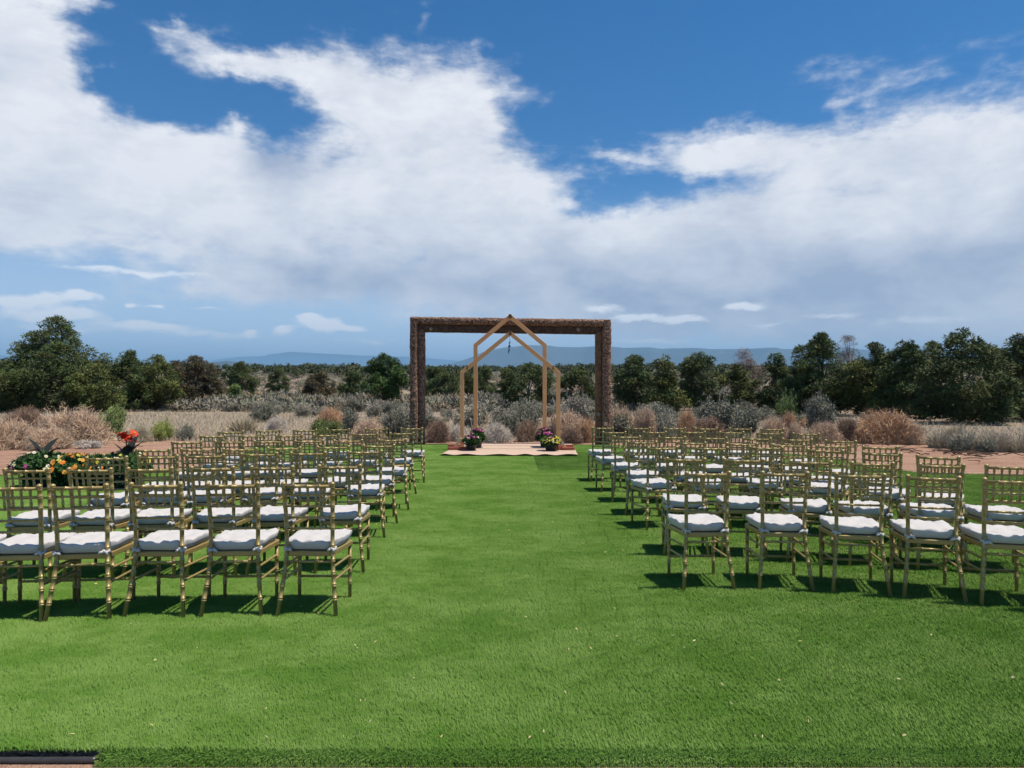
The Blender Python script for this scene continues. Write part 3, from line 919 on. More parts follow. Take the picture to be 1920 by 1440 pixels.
# ------------------------------------------------------------------ flowers in pots
def leaf_tris(rng, C, rad, m, ll, lw, up=.25, fill=.2):
    """m leaf triangles round every centre; returns V,F, index of the centre"""
    n = len(C)
    idx = np.repeat(np.arange(n), m)
    D = rng.normal(0, 1, (n * m, 3)); D[:, 2] += up; D /= np.linalg.norm(D, axis=1, keepdims=True)
    r = rad[idx] if hasattr(rad, '__len__') else np.full(n * m, rad)
    P = C[idx] + D * (r * rng.uniform(fill, 1, n * m) ** .6)[:, None]
    T = D + rng.normal(0, .6, D.shape); T /= np.linalg.norm(T, axis=1, keepdims=True)
    S = np.cross(T, rng.normal(0, 1, D.shape)); S /= np.linalg.norm(S, axis=1, keepdims=True) + 1e-9
    l = ll * rng.uniform(.6, 1.3, n * m)[:, None]; w = lw * rng.uniform(.7, 1.3, n * m)[:, None]
    V = np.stack([P - S * w * .5, P + S * w * .5, P + T * l], 1).reshape(-1, 3)
    F = np.arange(len(V)).reshape(-1, 3)
    return V, F, np.repeat(idx, 3)

def flower_heads(rng, C, r, colours, petals=7):
    """small rayed flower heads facing roughly up and out"""
    V = []; F = []; K = []
    cen = C.mean(0)
    for c in C:
        nrm = Vector(c - cen); nrm.z = abs(nrm.z) + .18; nrm += Vector(rng.normal(0, .07, 3)); nrm.normalize()
        a = nrm.orthogonal().normalized(); b = nrm.cross(a)
        col = np.array(colours[rng.integers(len(colours))]) * rng.uniform(.75, 1.1)
        rr = r * rng.uniform(.7, 1.2); o = Vector(c); ph = rng.uniform(0, 6)
        for k in range(petals):
            w = ph + 2 * math.pi * k / petals; dw = math.pi / petals * .95
            d0 = a * math.cos(w) + b * math.sin(w); d1 = a * math.cos(w - dw) + b * math.sin(w - dw); d2 = a * math.cos(w + dw) + b * math.sin(w + dw)
            i = len(V)
            V += [o, o + d1 * rr * .62 + nrm * rr * .12, o + d0 * rr - nrm * rr * .05, o + d2 * rr * .62 + nrm * rr * .12]
            K += [col * .8, col, col, col]; F.append((i, i + 1, i + 2, i + 3))
        i = len(V)
        for k in range(5):
            w = 2 * math.pi * k / 5; V.append(o + (a * math.cos(w) + b * math.sin(w)) * rr * .22 + nrm * rr * .15); K.append(np.array((.5, .3, .04)))
        F.append((i, i + 1, i + 2, i + 3)); F.append((i, i + 3, i + 4, i + 4))
    F = [f if f[2] != f[3] else f[:3] for f in F]
    me = bpy.data.meshes.new('flowers'); me.from_pydata([tuple(v) for v in V], [], F); me.update()
    at = me.color_attributes.new('Col', 'FLOAT_COLOR', 'POINT')
    c4 = np.ones((len(V), 4), np.float32); c4[:, :3] = np.array(K); at.data.foreach_set('color', c4.ravel())
    me.materials.append(F_PETAL); return me
PINKF = [(.62, .07, .30), (.70, .16, .42), (.50, .05, .30)]
YEL = [(.80, .66, .06), (.85, .75, .16), (.72, .6, .05)]
CREAM = [(.80, .78, .62), (.78, .76, .45)]
ORA = [(.80, .26, .03), (.82, .36, .05), (.72, .20, .03)]
WHI = [(.80, .78, .76)]
RED = [(.75, .05, .015), (.68, .03, .012)]
MAG = [(.33, .03, .18), (.24, .02, .14)]

def pot_mesh(r, h, square=False):
    mb = MB()
    mb.lathe([(0, 0), (r * .72, 0), (r * .75, .01), (r * .97, h * .88), (r * 1.05, h * .885), (r * 1.06, h), (r * .98, h), (r * .95, h * .9), (r * .9, h * .88)], 24)
    return mb.mesh('pot', PLASTIC)
def dome_pts(rng, n, r, h, z0, c=(0, 0), lo=0.0):
    a = rng.uniform(0, 2 * np.pi, n); u = rng.uniform(lo, 1, n); q = np.sqrt(1 - u * u)
    return np.stack([c[0] + r * q * np.cos(a), c[1] + r * q * np.sin(a), z0 + h * u], 1)
def potted(name, label, loc, r, h, fol_r, fol_h, flowers, seed, group, trail=0, cannas=(), red=None, nleaf=420, cat='potted plant'):
    rng = np.random.default_rng(seed)
    root = tag(empty(name, loc, rng.uniform(0, 6)), label, cat, group)
    p = new_part('pot', pot_mesh(r, h), root)
    MB().lathe([(0.0, h * .9), (r * .9, h * .9)], 18).obj('soil', POTSOIL, p)
    C = np.concatenate([dome_pts(rng, 90, fol_r, fol_h, h * .92), dome_pts(rng, 60, fol_r * .65, fol_h * .75, h * .92)])
    if trail:
        t = rng.uniform(0, 6.283, trail); zz = h * (1 - rng.uniform(0, 1, trail) ** 1.4 * .85)
        C = np.concatenate([C, np.stack([np.cos(t) * r * 1.12, np.sin(t) * r * 1.12, zz], 1)])
    V, F, ix = leaf_tris(rng, C, .05, max(6, nleaf * 14 // len(C)), .07, .036)
    br = rng.uniform(.6, 1.35, len(C))[ix]
    new_part('foliage', mesh_np('foliage', V, F, F_LEAF, np.stack([br, br, br], 1)), root)
    for (cols, n, fr, lo, band) in flowers:
        pts = dome_pts(rng, int(n * 1.5), fol_r + .075, fol_h + .075, h * .93, lo=lo)
        if band is not None: pts = pts[(pts[:, 2] - h * .93) < band * (fol_h + .075)]
        if len(pts): tag(new_part('flowers', flower_heads(rng, pts, fr, cols), root), kind='stuff')
    if trail:
        k = trail // 2; t = rng.uniform(0, 6.283, k); zz = h * (1 - rng.uniform(0, 1, k) ** 1.2 * .8)
        tag(new_part('flowers', flower_heads(rng, np.stack([np.cos(t) * r * 1.25, np.sin(t) * r * 1.25, zz], 1), .022, WHI + WHI + MAG), root), kind='stuff')
    for (az, tilt, L, wd) in cannas:
        z0 = h + fol_h * .45; V = []; F = []
        ca, sa = math.cos(az), math.sin(az); n = 9
        for i in range(n + 1):
            s = i / n; bend = tilt * (0.6 + .55 * s)
            rr = L * s * math.sin(bend); zz = L * s * math.cos(bend)
            w = wd * math.sin(math.pi * min(1, .08 + s * .92)) ** .75 * (1 if i < n else .05)
            for k, e in ((-1, .25), (0, 0), (1, .25)):
                V.append((ca * rr - sa * k * w / 2 - ca * e * w * .5, sa * rr + ca * k * w / 2 - sa * e * w * .5, z0 + zz + e * w * .3))
        for i in range(n):
            for k in range(2): F.append((i * 3 + k, i * 3 + k + 1, i * 3 + k + 4, i * 3 + k + 3))
        new_part('canna_leaf', mesh_np('canna_leaf', V, F, F_CANNA, np.ones((len(V), 3)), smooth=True), root)
    if red:
        st = MB().tube([(0, 0, h), (red[0] * .6, red[1] * .6, h + red[2] * .55), (red[0], red[1], h + red[2])], [.014, .011, .008], 6).obj('stem', F_CANNA if False else DARKWOOD, root)
        pts = np.stack([red[0] + rng.normal(0, .055, 22), red[1] + rng.normal(0, .055, 22), h + red[2] + rng.uniform(-.02, .14, 22)], 1)
        new_part('red_bloom', flower_heads(rng, pts, .075, RED, 5), root)
    return root
def at_ground(u, d, z=0.0): return ((u - 960) / FPX * d, d, z)
ALT = 'flowerpots at the feet of the arches'
potted('flowerpot', 'black pot of dark leaves with pink flowers at the left foot of the arches', at_ground(884, 17.15, .042), .14, .20, .165, .13, [(PINKF, 16, .034, .55, None), (CREAM, 7, .04, .2, .8), (WHI, 4, .034, 0, .3)], 3, ALT)
potted('flowerpot', 'black pot of yellow and white flowers at the right foot of the arches', at_ground(1033, 17.05, .042), .17, .19, .19, .12, [(YEL, 80, .026, .1, .9), (WHI, 22, .022, 0, .45), (PINKF, 5, .03, .7, None)], 4, ALT)
potted('flowerpot', 'pot of magenta flowers half hidden behind the yellow flowers', at_ground(1022, 18.0, .042), .15, .24, .19, .20, [(PINKF, 26, .036, .4, None), (MAG, 10, .036, .3, None)], 5, ALT)
potted('flowerpot', 'pot of pink flowers half hidden behind the left flowerpot', at_ground(895, 17.9, .042), .14, .24, .15, .20, [(PINKF, 20, .036, .45, None)], 6, ALT)
LFT = 'planters beside the left chairs'
potted('planter', 'tall black planter with dark upright leaves and pale yellow flowers at the far left', at_ground(80, 11.0, .01), .19, .31, .38, .21, [(CREAM, 20, .036, .1, None), (MAG, 10, .04, 0, .4)], 11, LFT, trail=30, cannas=((2.5, .45, .42, .15), (.4, .55, .45, .17), (-.5, .85, .40, .14), (2.9, .25, .34, .09), (3.4, 1.1, .42, .13)))
potted('planter', 'planter overflowing with orange flowers between two dark-leaved planters', at_ground(140, 11.0, .01), .20, .26, .34, .21, [(ORA, 40, .043, .1, None), (YEL, 6, .038, .4, None)], 12, LFT, trail=60)
potted('planter', 'planter of golden yellow flowers with white trailing blooms', at_ground(186, 11.15, .01), .19, .26, .32, .19, [(YEL, 12, .038, .2, None), (ORA, 20, .042, .1, None)], 13, LFT, trail=60)
potted('planter', 'black planter with a tall red bloom above dark leaves', at_ground(238, 11.0, .01), .19, .31, .33, .22, [(CREAM, 14, .038, .2, None), (YEL, 12, .044, .3, None), (ORA, 12, .046, 0, .4), (MAG, 5, .045, .6, None)], 14, LFT, trail=24, cannas=((2.6, .45, .46, .16), (.3, .75, .42, .15), (1.5, .6, .40, .14), (-1.2, .5, .36, .14), (3.5, .95, .40, .13)), red=(.03, 0, .42))

# small odd items behind the pots
def build_sticks():
    o = MB()
    x, y, z = at_ground(887, 18.9)
    o.tube([(x, y, 0), (x - .02, y, .35), (x - .05, y, .62), (x - .085, y, .78)], [.016, .014, .011, .007], 6)
    o.tube([(x - .03, y, .45), (x + .02, y, .6), (x + .035, y, .7)], [.010, .008, .004], 5)
    tag(o.obj('stick', GREYWOOD), 'bare grey forked stick standing between the left arch posts', 'stick')
    x, y, z = at_ground(1035, 18.85)
    o = MB()
    o.tube([(x, y, 0), (x, y, .6), (x - .01, y, .74), (x + .02, y, .82), (x + .06, y, .80), (x + .065, y, .73)], [.009, .009, .011, .010, .009, .006], 6)
    o.tube([(x, y, .55), (x - .05, y, .5), (x - .07, y, .56)], [.008, .007, .004], 5)
    o.tube([(x, y, .42), (x + .06, y, .45), (x + .09, y, .40)], [.008, .007, .004], 5)
    tag(o.obj('plant_hook', IRON), 'dark curled iron hook standing between the right arch posts', 'hook')
    o = MB().tube([(-9 + .02 * i, 3.015 + .004 * math.sin(i * .05), -.0325 + .001 * math.sin(i * .09)) for i in range(361)], [.0130 + (.0010 if i % 3 == 0 else 0) for i in range(361)], 12)
    tag(o.obj('edging_pipe', mat('pipe_plastic', lambda g, b: g.mix(g.noise(opos(g), 9, 4, .6), (.02, .02, .021), (.075, .068, .062)), .35, .5)), 'black plastic edging pipe along the front edge of the turf', 'pipe')
build_sticks()

# ------------------------------------------------------------------ trees
def crown_mesh(rng, h, w, shape, nc, m, mat_, z0=.06, leaf=.17, lw=.06, cr=.36, sparse=0.0, lobes=.25):
    t = rng.uniform(0, 1, nc * 4)
    if shape == 'cone': prof = lambda t: np.clip(1.4 * np.clip(1 - t, 0, 1) ** .72, 0, 1) * np.clip(.85 + t * 2, 0, 1)
    elif shape == 'round': prof = lambda t: np.sqrt(np.clip(1 - (2 * t - .86) ** 2 / 1.32, 0.02, 1))
    elif shape == 'spire': prof = lambda t: np.clip(1 - t, 0, 1) ** .95 * np.clip(.6 + t * 3, 0, 1)
    else: prof = lambda t: np.clip(1 - t ** 2.6, 0, 1) ** .6 * np.clip(.72 + t * 1.8, 0, 1)
    keep = rng.uniform(0, 1, len(t)) < prof(t) ** 1.2 * .92 + .06
    npf = max(26, nc // 5)
    t = t[keep][:npf]; npf = len(t); t[:2] = (1.0, .93); t[2:2 + npf // 6] *= .3
    a = rng.uniform(0, 2 * np.pi, npf)
    ph = rng.uniform(0, 6.28, 6)
    lob = 1 + lobes * (np.sin(3 * a + ph[0] + 4 * t) * .5 + np.sin(5 * a + ph[1] - 7 * t) * .4 + np.sin(2 * a + ph[2] + 11 * t) * .4)
    rp = (.26 + .085 * min(w, h)) * rng.uniform(.65, 1.25, npf); rp[0] *= .75
    rr = np.maximum(w / 2 * prof(t) * lob * rng.uniform(.25, 1, npf) ** .4 - rp * .62, 0)
    PC = np.stack([rr * np.cos(a), rr * np.sin(a), h * z0 + (h * (1 - z0) - rp * .72) * t + rng.normal(0, .05, npf)], 1)
    PC[:, 2] = np.maximum(PC[:, 2], rp * .4)
    k = np.repeat(np.arange(npf), 10); n = len(k)
    D = rng.normal(0, 1, (n, 3)); D[:, 2] += .45; D[:, :2] += (PC[k, :2] / (w / 2)) * .9
    D /= np.linalg.norm(D, axis=1, keepdims=True)
    C = PC[k] + D * (rp[k] * rng.uniform(.35, 1, n) ** .5)[:, None] * [1.1, 1.1, .8]
    cr = cr * .52
    pbr = rng.uniform(.72, 1.28, npf)
    rad = cr * rng.uniform(.65, 1.25, n)
    V, F, ix = leaf_tris(rng, C, rad, m, leaf, lw, up=.45, fill=.45)
    V = V - C[ix]; V[:, 2] *= .78; V = V + C[ix]
    br = rng.uniform(.75, 1.25, n) * pbr[k]
    hue = rng.normal(0, .10, n)
    b = br[ix] * np.repeat(rng.uniform(.8, 1.2, len(V) // 3), 3)
    colr = np.stack([b * (1 + hue[ix]), b, b * (1 - hue[ix] * .5)], 1)
    return mesh_np('crown', V, F, mat_, colr), C
def trunk_mesh(rng, h, w, C, nl=7, r0=None):
    mb = MB(); r0 = r0 or .022 * h + .03
    top = Vector((rng.normal(0, .12), rng.normal(0, .12), h * .7))
    pts = [Vector((0, 0, -.15)), Vector((rng.normal(0, .08), rng.normal(0, .08), h * .22)), Vector((rng.normal(0, .12), rng.normal(0, .12), h * .45)), top]
    mb.tube(pts, [r0 * 1.25, r0 * .9, r0 * .6, r0 * .25], 8)
    sel = rng.choice(len(C), min(nl, len(C)), replace=False)
    for i in sel:
        e = Vector(C[i]); zb = max(.05, min(h * .5, e.z * .45)); s = Vector((0, 0, zb))
        mid = s.lerp(e, .5) + Vector((rng.normal(0, .12), rng.normal(0, .12), -.1))
        mb.tube([s, mid, e], [r0 * .5, r0 * .3, r0 * .08], 6)
    return mb.mesh('trunk', TRUNK)
TREES = [  # u, half width px, top v, depth, shape, material, label
    (104, 108, 597, 43, 'cone', F_PINE, 'largest dark pinyon tree, cone-shaped, at the far left', 1.0),
    (8, 48, 678, 41, 'round', F_PINE, 'low dark pinyon hugging the left edge beside the largest pinyon', 1.0),
    (178, 48, 688, 41, 'round', F_JUN, 'low green juniper at the right foot of the largest pinyon', 1.0),
    (240, 46, 660, 46, 'dome', F_PINE, 'dark bushy pinyon, first to the right of the largest pinyon', 1.0),
    (292, 46, 668, 47, 'dome', F_JUN, 'olive juniper with grey lower branches, second right of the largest pinyon', 1.0),
    (368, 50, 668, 58, 'round', F_RUST, 'rounded rust-tinged juniper above the dry grass on the left', 1.0),
    (452, 27, 679, 80, 'dome', F_PINE, 'dark upright juniper right of the rust-tinged juniper', .9),
    (524, 19, 692, 84, 'round', F_PINE, 'small round juniper standing alone in the sagebrush, left of the log frame', .9),
    (602, 27, 699, 68, 'round', F_RUST, 'low brownish juniper in the sagebrush left of the log frame', .9),
    (440, 14, 724, 58, 'spire', F_GREEN, 'small bright green young juniper in front of the dark upright one', .8),
    (720, 38, 667, 54, 'round', F_BRIGHT, 'bright green rounded tree just left of the log frame', 1.0),
    (662, 26, 697, 66, 'round', F_PINE, 'low dark juniper tucked left of the bright green tree', .9),
    (820, 36, 690, 64, 'round', F_PINE, 'dark juniper seen through the left bay of the log frame', .9),
    (868, 26, 697, 74, 'round', F_JUN, 'low juniper between the two left arch posts', .9),
    (910, 20, 690, 76, 'dome', F_PINE, 'distant upright juniper just right of the left arch posts', .9),
    (950, 20, 692, 70, 'dome', F_JUN, 'distant juniper seen through the middle of the arches', .9),
    (990, 40, 683, 48, 'round', F_PINE, 'broad dark juniper seen through the right half of the arches', 1.0),
    (1087, 40, 690, 48, 'round', F_PINE, 'dark juniper seen between the arches and the right log post', 1.0),
    (1190, 38, 667, 46, 'dome', F_PINE, 'dark pinyon just right of the log frame', 1.0),
    (1247, 48, 672, 42, 'spire', F_JUN, 'yellow-green pointed juniper with bare grey lower branches', 1.0),
    (1312, 40, 662, 47, 'round', F_PINE, 'rounded dark pinyon behind the yellow-green pointed juniper', 1.0),
    (1397, 36, 656, 49, 'dome', F_DEAD, 'half-dead reddish brown juniper in the right-hand trees', .62),
    (1380, 34, 690, 46, 'round', F_JUN, 'low green juniper under the half-dead reddish one', .9),
    (1455, 32, 667, 45, 'dome', F_PINE, 'narrow dark pinyon right of the half-dead juniper', 1.0),
    (1540, 60, 628, 40, 'dome', F_PINE, 'tall dark pinyon at the left end of the right-hand wood', 1.0),
    (1590, 24, 632, 50, 'dome', F_GREYDEAD, 'thin grey-topped juniper poking above the right-hand wood', .4),
    (1640, 52, 645, 38, 'dome', F_JUN, 'olive juniper in the middle of the right-hand wood', 1.0),
    (1702, 52, 642, 36, 'dome', F_PINE, 'dark pinyon left of the biggest tree on the right', 1.0),
    (1745, 50, 644, 43, 'dome', F_JUN, 'olive juniper peeping over behind the biggest tree on the right', 1.0),
    (1800, 84, 620, 31, 'dome', F_PINE, 'biggest dark pinyon of the right-hand wood', 1.0),
    (1868, 44, 650, 42, 'round', F_JUN, 'juniper filling the gap behind the right-hand trees', 1.0),
    (1915, 50, 630, 33, 'dome', F_PINE, 'dark pinyon cut by the right edge of the picture', 1.0),
    (1500, 30, 690, 41, 'round', F_PINE, 'low dark juniper at the left foot of the tall pinyon', 1.0),
    (1985, 60, 640, 35, 'dome', F_PINE, 'pinyon just past the right edge of the picture', .8),
]
def build_trees():
    for i, (u, hw, v, d, shape, m_, lab, q) in enumerate(TREES):
        rng = np.random.default_rng(100 + i)
        x = (u - 960) / FPX * d; z = gz(x, d)
        h = EYE - (v - 727) / FPX * d - z; w = 2 * hw / FPX * d * 1.06
        dead = m_ in (F_DEAD, F_GREYDEAD)
        cr = .36 + .03 * min(w, h)
        nc = int(min(820, (40 + 13 * w * h) * (1.25 if shape != 'spire' else 1.1)) * (.8 if dead else 1) * (q if not dead else 1))
        lf = .155 if d < 50 else .19
        nm = 'pinyon_tree' if m_ is F_PINE else ('oak_tree' if m_ is F_BRIGHT else 'juniper_tree')
        root = tag(empty(nm, (x, d, z), rng.uniform(0, 6)), lab, 'tree', 'junipers and pinyons behind the lawn')
        me, C = crown_mesh(rng, h, w, shape, nc, 22 if dead else 52, m_, z0=.05 if m_ is not F_BRIGHT else .2, leaf=lf * (1.5 if dead else 1), lw=.02 if dead else .062, cr=cr * (1.1 if dead else 1), lobes=.10 if shape == 'cone' else .24)
        new_part('crown', me, root)
        nl = 26 if dead else 10
        if 'grey lower branches' in lab: nl = 22
        new_part('trunk', trunk_mesh(rng, h, w, C, nl), root)
build_trees()

def build_far_wood():
    rng = np.random.default_rng(77)
    base = []
    for k in range(6):
        nc = 15; a = rng.uniform(0, 6.28, nc); t = rng.uniform(0, 1, nc); rr = np.sqrt(np.clip(1 - (2 * t - .9) ** 2 / 1.3, .02, 1)) * rng.uniform(.2, 1, nc) ** .5 * .8
        C = np.stack([rr * np.cos(a), rr * np.sin(a), .25 + t * 1.35], 1)
        V, F, ix = leaf_tris(rng, C, .42, 11, .42, .26, up=.4)
        br = rng.uniform(.7, 1.25, nc)[ix]; base.append((V, F, br))
    VV = []; FF = []; CC = []; off = 0
    cnt = 0
    while cnt < 1800:
        r = 88 + 640 * rng.uniform(0, 1) ** 1.15; az = rng.uniform(R(-46), R(46))
        x, y = r * math.sin(az), r * math.cos(az)
        u = 960 + x / y * FPX
        if y < 120 and 400 < u < 700 and rng.uniform() < .8: continue
        if rng.uniform() < np.interp(y, [90, 200, 330], [.95, .7, 0]): continue
        if y < 260 and rng.uniform() < .5 * (mnoise.noise(Vector((x * .02, y * .02, 9))) < .0): continue
        V, F, br = base[rng.integers(6)]
        s = rng.uniform(1.15, 2.1); a = rng.uniform(0, 6.28)
        ca, sa = math.cos(a), math.sin(a)
        W_ = np.stack([V[:, 0] * ca - V[:, 1] * sa, V[:, 0] * sa + V[:, 1] * ca, V[:, 2]], 1) * [s * 1.1, s * 1.1, s * .92]
        W_ += [x, y, gz(x, y) - .1]
        VV.append(W_); FF.append(F + off); off += len(V)
        k = rng.uniform(.75, 1.2); CC.append(np.stack([br * k * rng.uniform(.9, 1.2), br * k, br * k], 1)); cnt += 1
    me = mesh_np('woodland', np.concatenate(VV), np.concatenate(FF), F_FARWOOD, np.concatenate(CC))
    tag(link(bpy.data.objects.new('woodland', me)), 'far dark green juniper woodland running to the skyline', 'woodland', kind='stuff')
build_far_wood()

# ------------------------------------------------------------------ brush
def strips(rng, A, M, T, w):
    """bent strips A -> M -> T with width w; 4 triangles each"""
    n = len(A)
    d = T - A; S = np.cross(d, rng.normal(0, 1, d.shape)); S /= np.linalg.norm(S, axis=1, keepdims=True) + 1e-9
    w = (np.asarray(w) * np.ones(n))[:, None]
    V = np.stack([A - S * w * .5, A + S * w * .5, M + S * w * .45, M - S * w * .45, T], 1).reshape(-1, 3)
    b = (np.arange(n) * 5)[:, None]
    F = np.concatenate([b + [[0, 1, 2]], b + [[0, 2, 3]], b + [[3, 2, 4]]], 0)
    return V, F
def shade_cols(rng, n, k, lo=.65, hi=1.3, clump=None):
    b = rng.uniform(lo, hi, n)
    if clump is not None: b = b * clump
    b = np.repeat(b, k); h = np.repeat(rng.normal(0, .05, n), k)
    return np.stack([b * (1 + h), b, b * (1 - h)], 1)
def tumble_proto(seed, n=4600):
    rng = np.random.default_rng(seed)
    ph = rng.uniform(0, 6.28, 4)
    u = rng.uniform(0, 1, n); a = rng.uniform(0, 6.28, n); q = np.sqrt(1 - (u * .98) ** 2)
    lob = 1 + .13 * np.sin(3 * a + ph[0] + 3 * u) + .10 * np.sin(5 * a + ph[1] - 4 * u)
    rad = lob * rng.uniform(.55, 1.04, n) ** .6
    T = np.stack([q * np.cos(a) * rad, q * np.sin(a) * rad, (.05 + .95 * u) * (.9 + .1 * lob) * rad ** .5], 1)
    k = rng.uniform(.5, .9, n)[:, None]
    A = T * k * [1, 1, .92] + rng.normal(0, .12, (n, 3)); A[:, 2] = np.abs(A[:, 2])
    M = A * .45 + T * .55 + rng.normal(0, .075, (n, 3)); M[:, 2] += .04
    T = T + rng.normal(0, .085, (n, 3)); T[:, 2] = np.abs(T[:, 2])
    V, F = strips(rng, A, M, T, rng.uniform(.006, .014, n))
    return mesh_np('tumbleweed', V, F, F_TUMB, shade_cols(rng, n, 5, .6, 1.35))
def sage_proto(seed, n=520, m=7):
    rng = np.random.default_rng(seed)
    nb = 16
    u = rng.uniform(0.15, 1, nb); a = rng.uniform(0, 6.28, nb); q = np.sqrt(1 - u ** 2 * .96)
    B = np.stack([q * np.cos(a) * .72, q * np.sin(a) * .72, u * .72], 1)
    ix = rng.integers(nb, size=n)
    T = B[ix] + rng.normal(0, .17, (n, 3)); T[:, 2] = np.abs(T[:, 2]) + .1
    A = T * [.55, .55, .35] + rng.normal(0, .05, (n, 3)); A[:, 2] = np.abs(A[:, 2])
    T[:, 2] += .12
    M = (A + T) / 2 + rng.normal(0, .05, (n, 3))
    V, F = strips(rng, A, M, T, rng.uniform(.018, .034, n))
    bb = rng.uniform(.7, 1.25, nb)
    c1 = shade_cols(rng, n, 5, .75, 1.2, bb[ix])
    C = T - [0, 0, .05]
    V2, F2, jx = leaf_tris(rng, C, .10, m, .10, .042, up=.7)
    b2 = bb[ix][jx] * np.repeat(rng.uniform(.75, 1.25, len(V2) // 3), 3)
    return mesh_np('sagebrush', np.concatenate([V, V2]), np.concatenate([F, F2 + len(V)]), F_SAGE, np.concatenate([c1, np.stack([b2, b2, b2], 1)]))
def tuft_proto(seed, n=900, spread=.75):
    rng = np.random.default_rng(seed)
    a = rng.uniform(0, 6.28, n); r = np.sqrt(rng.uniform(0, 1, n))
    A = np.stack([np.cos(a) * r * .55, np.sin(a) * r * .55, np.zeros(n)], 1)
    h = rng.uniform(.45, 1.05, n) * (1.05 - .35 * r)
    out = spread * rng.uniform(.2, 1, n) * (.3 + .7 * r)
    b = a + rng.normal(0, .6, n)
    T = A + np.stack([np.cos(b) * out, np.sin(b) * out, h], 1)
    M = A + np.stack([np.cos(b) * out * .3, np.sin(b) * out * .3, h * .62], 1)
    V, F = strips(rng, A, M, T, rng.uniform(.012, .022, n))
    return mesh_np('grass_tuft', V, F, F_STRAW, shade_cols(rng, n, 5, .6, 1.3))
TUMB = [tumble_proto(200 + i) for i in range(4)]
SAGE = [sage_proto(220 + i) for i in range(4)]
TUFT = [tuft_proto(240 + i) for i in range(3)]
brng = random.Random(5)
def bush(name, protos, material, u, hw, v, d, lab, cat, group=None, depth=1.0):
    o = bpy.data.objects.new(name, brng.choice(protos)); COL.objects.link(o)
    o.material_slots[0].link = 'OBJECT'; o.material_slots[0].material = material
    x = (u - 960) / FPX * d; z = gz(x, d)
    w = hw / FPX * d; h = EYE - (v - 727) / FPX * d - z
    o.location = (x, d, z - .01); o.rotation_euler = (0, 0, brng.uniform(0, 6.28))
    # the mesh has about unit radius and unit height
    s = w * (1.02 if protos is not TUFT else 1.0)
    o.scale = (s * brng.uniform(.92, 1.08), s * brng.uniform(.75, 1.15), max(.12, h * .98))
    o.rotation_euler = (brng.uniform(-.08, .08), brng.uniform(-.12, .12), o.rotation_euler[2])
    if abs(depth - 1) > .01: o.rotation_euler = (0, 0, brng.uniform(-.2, .2))
    return tag(o, lab, cat, group)
BR = 'brush along the edge of the red soil'
T_, S_, G_ = TUMB, SAGE, TUFT
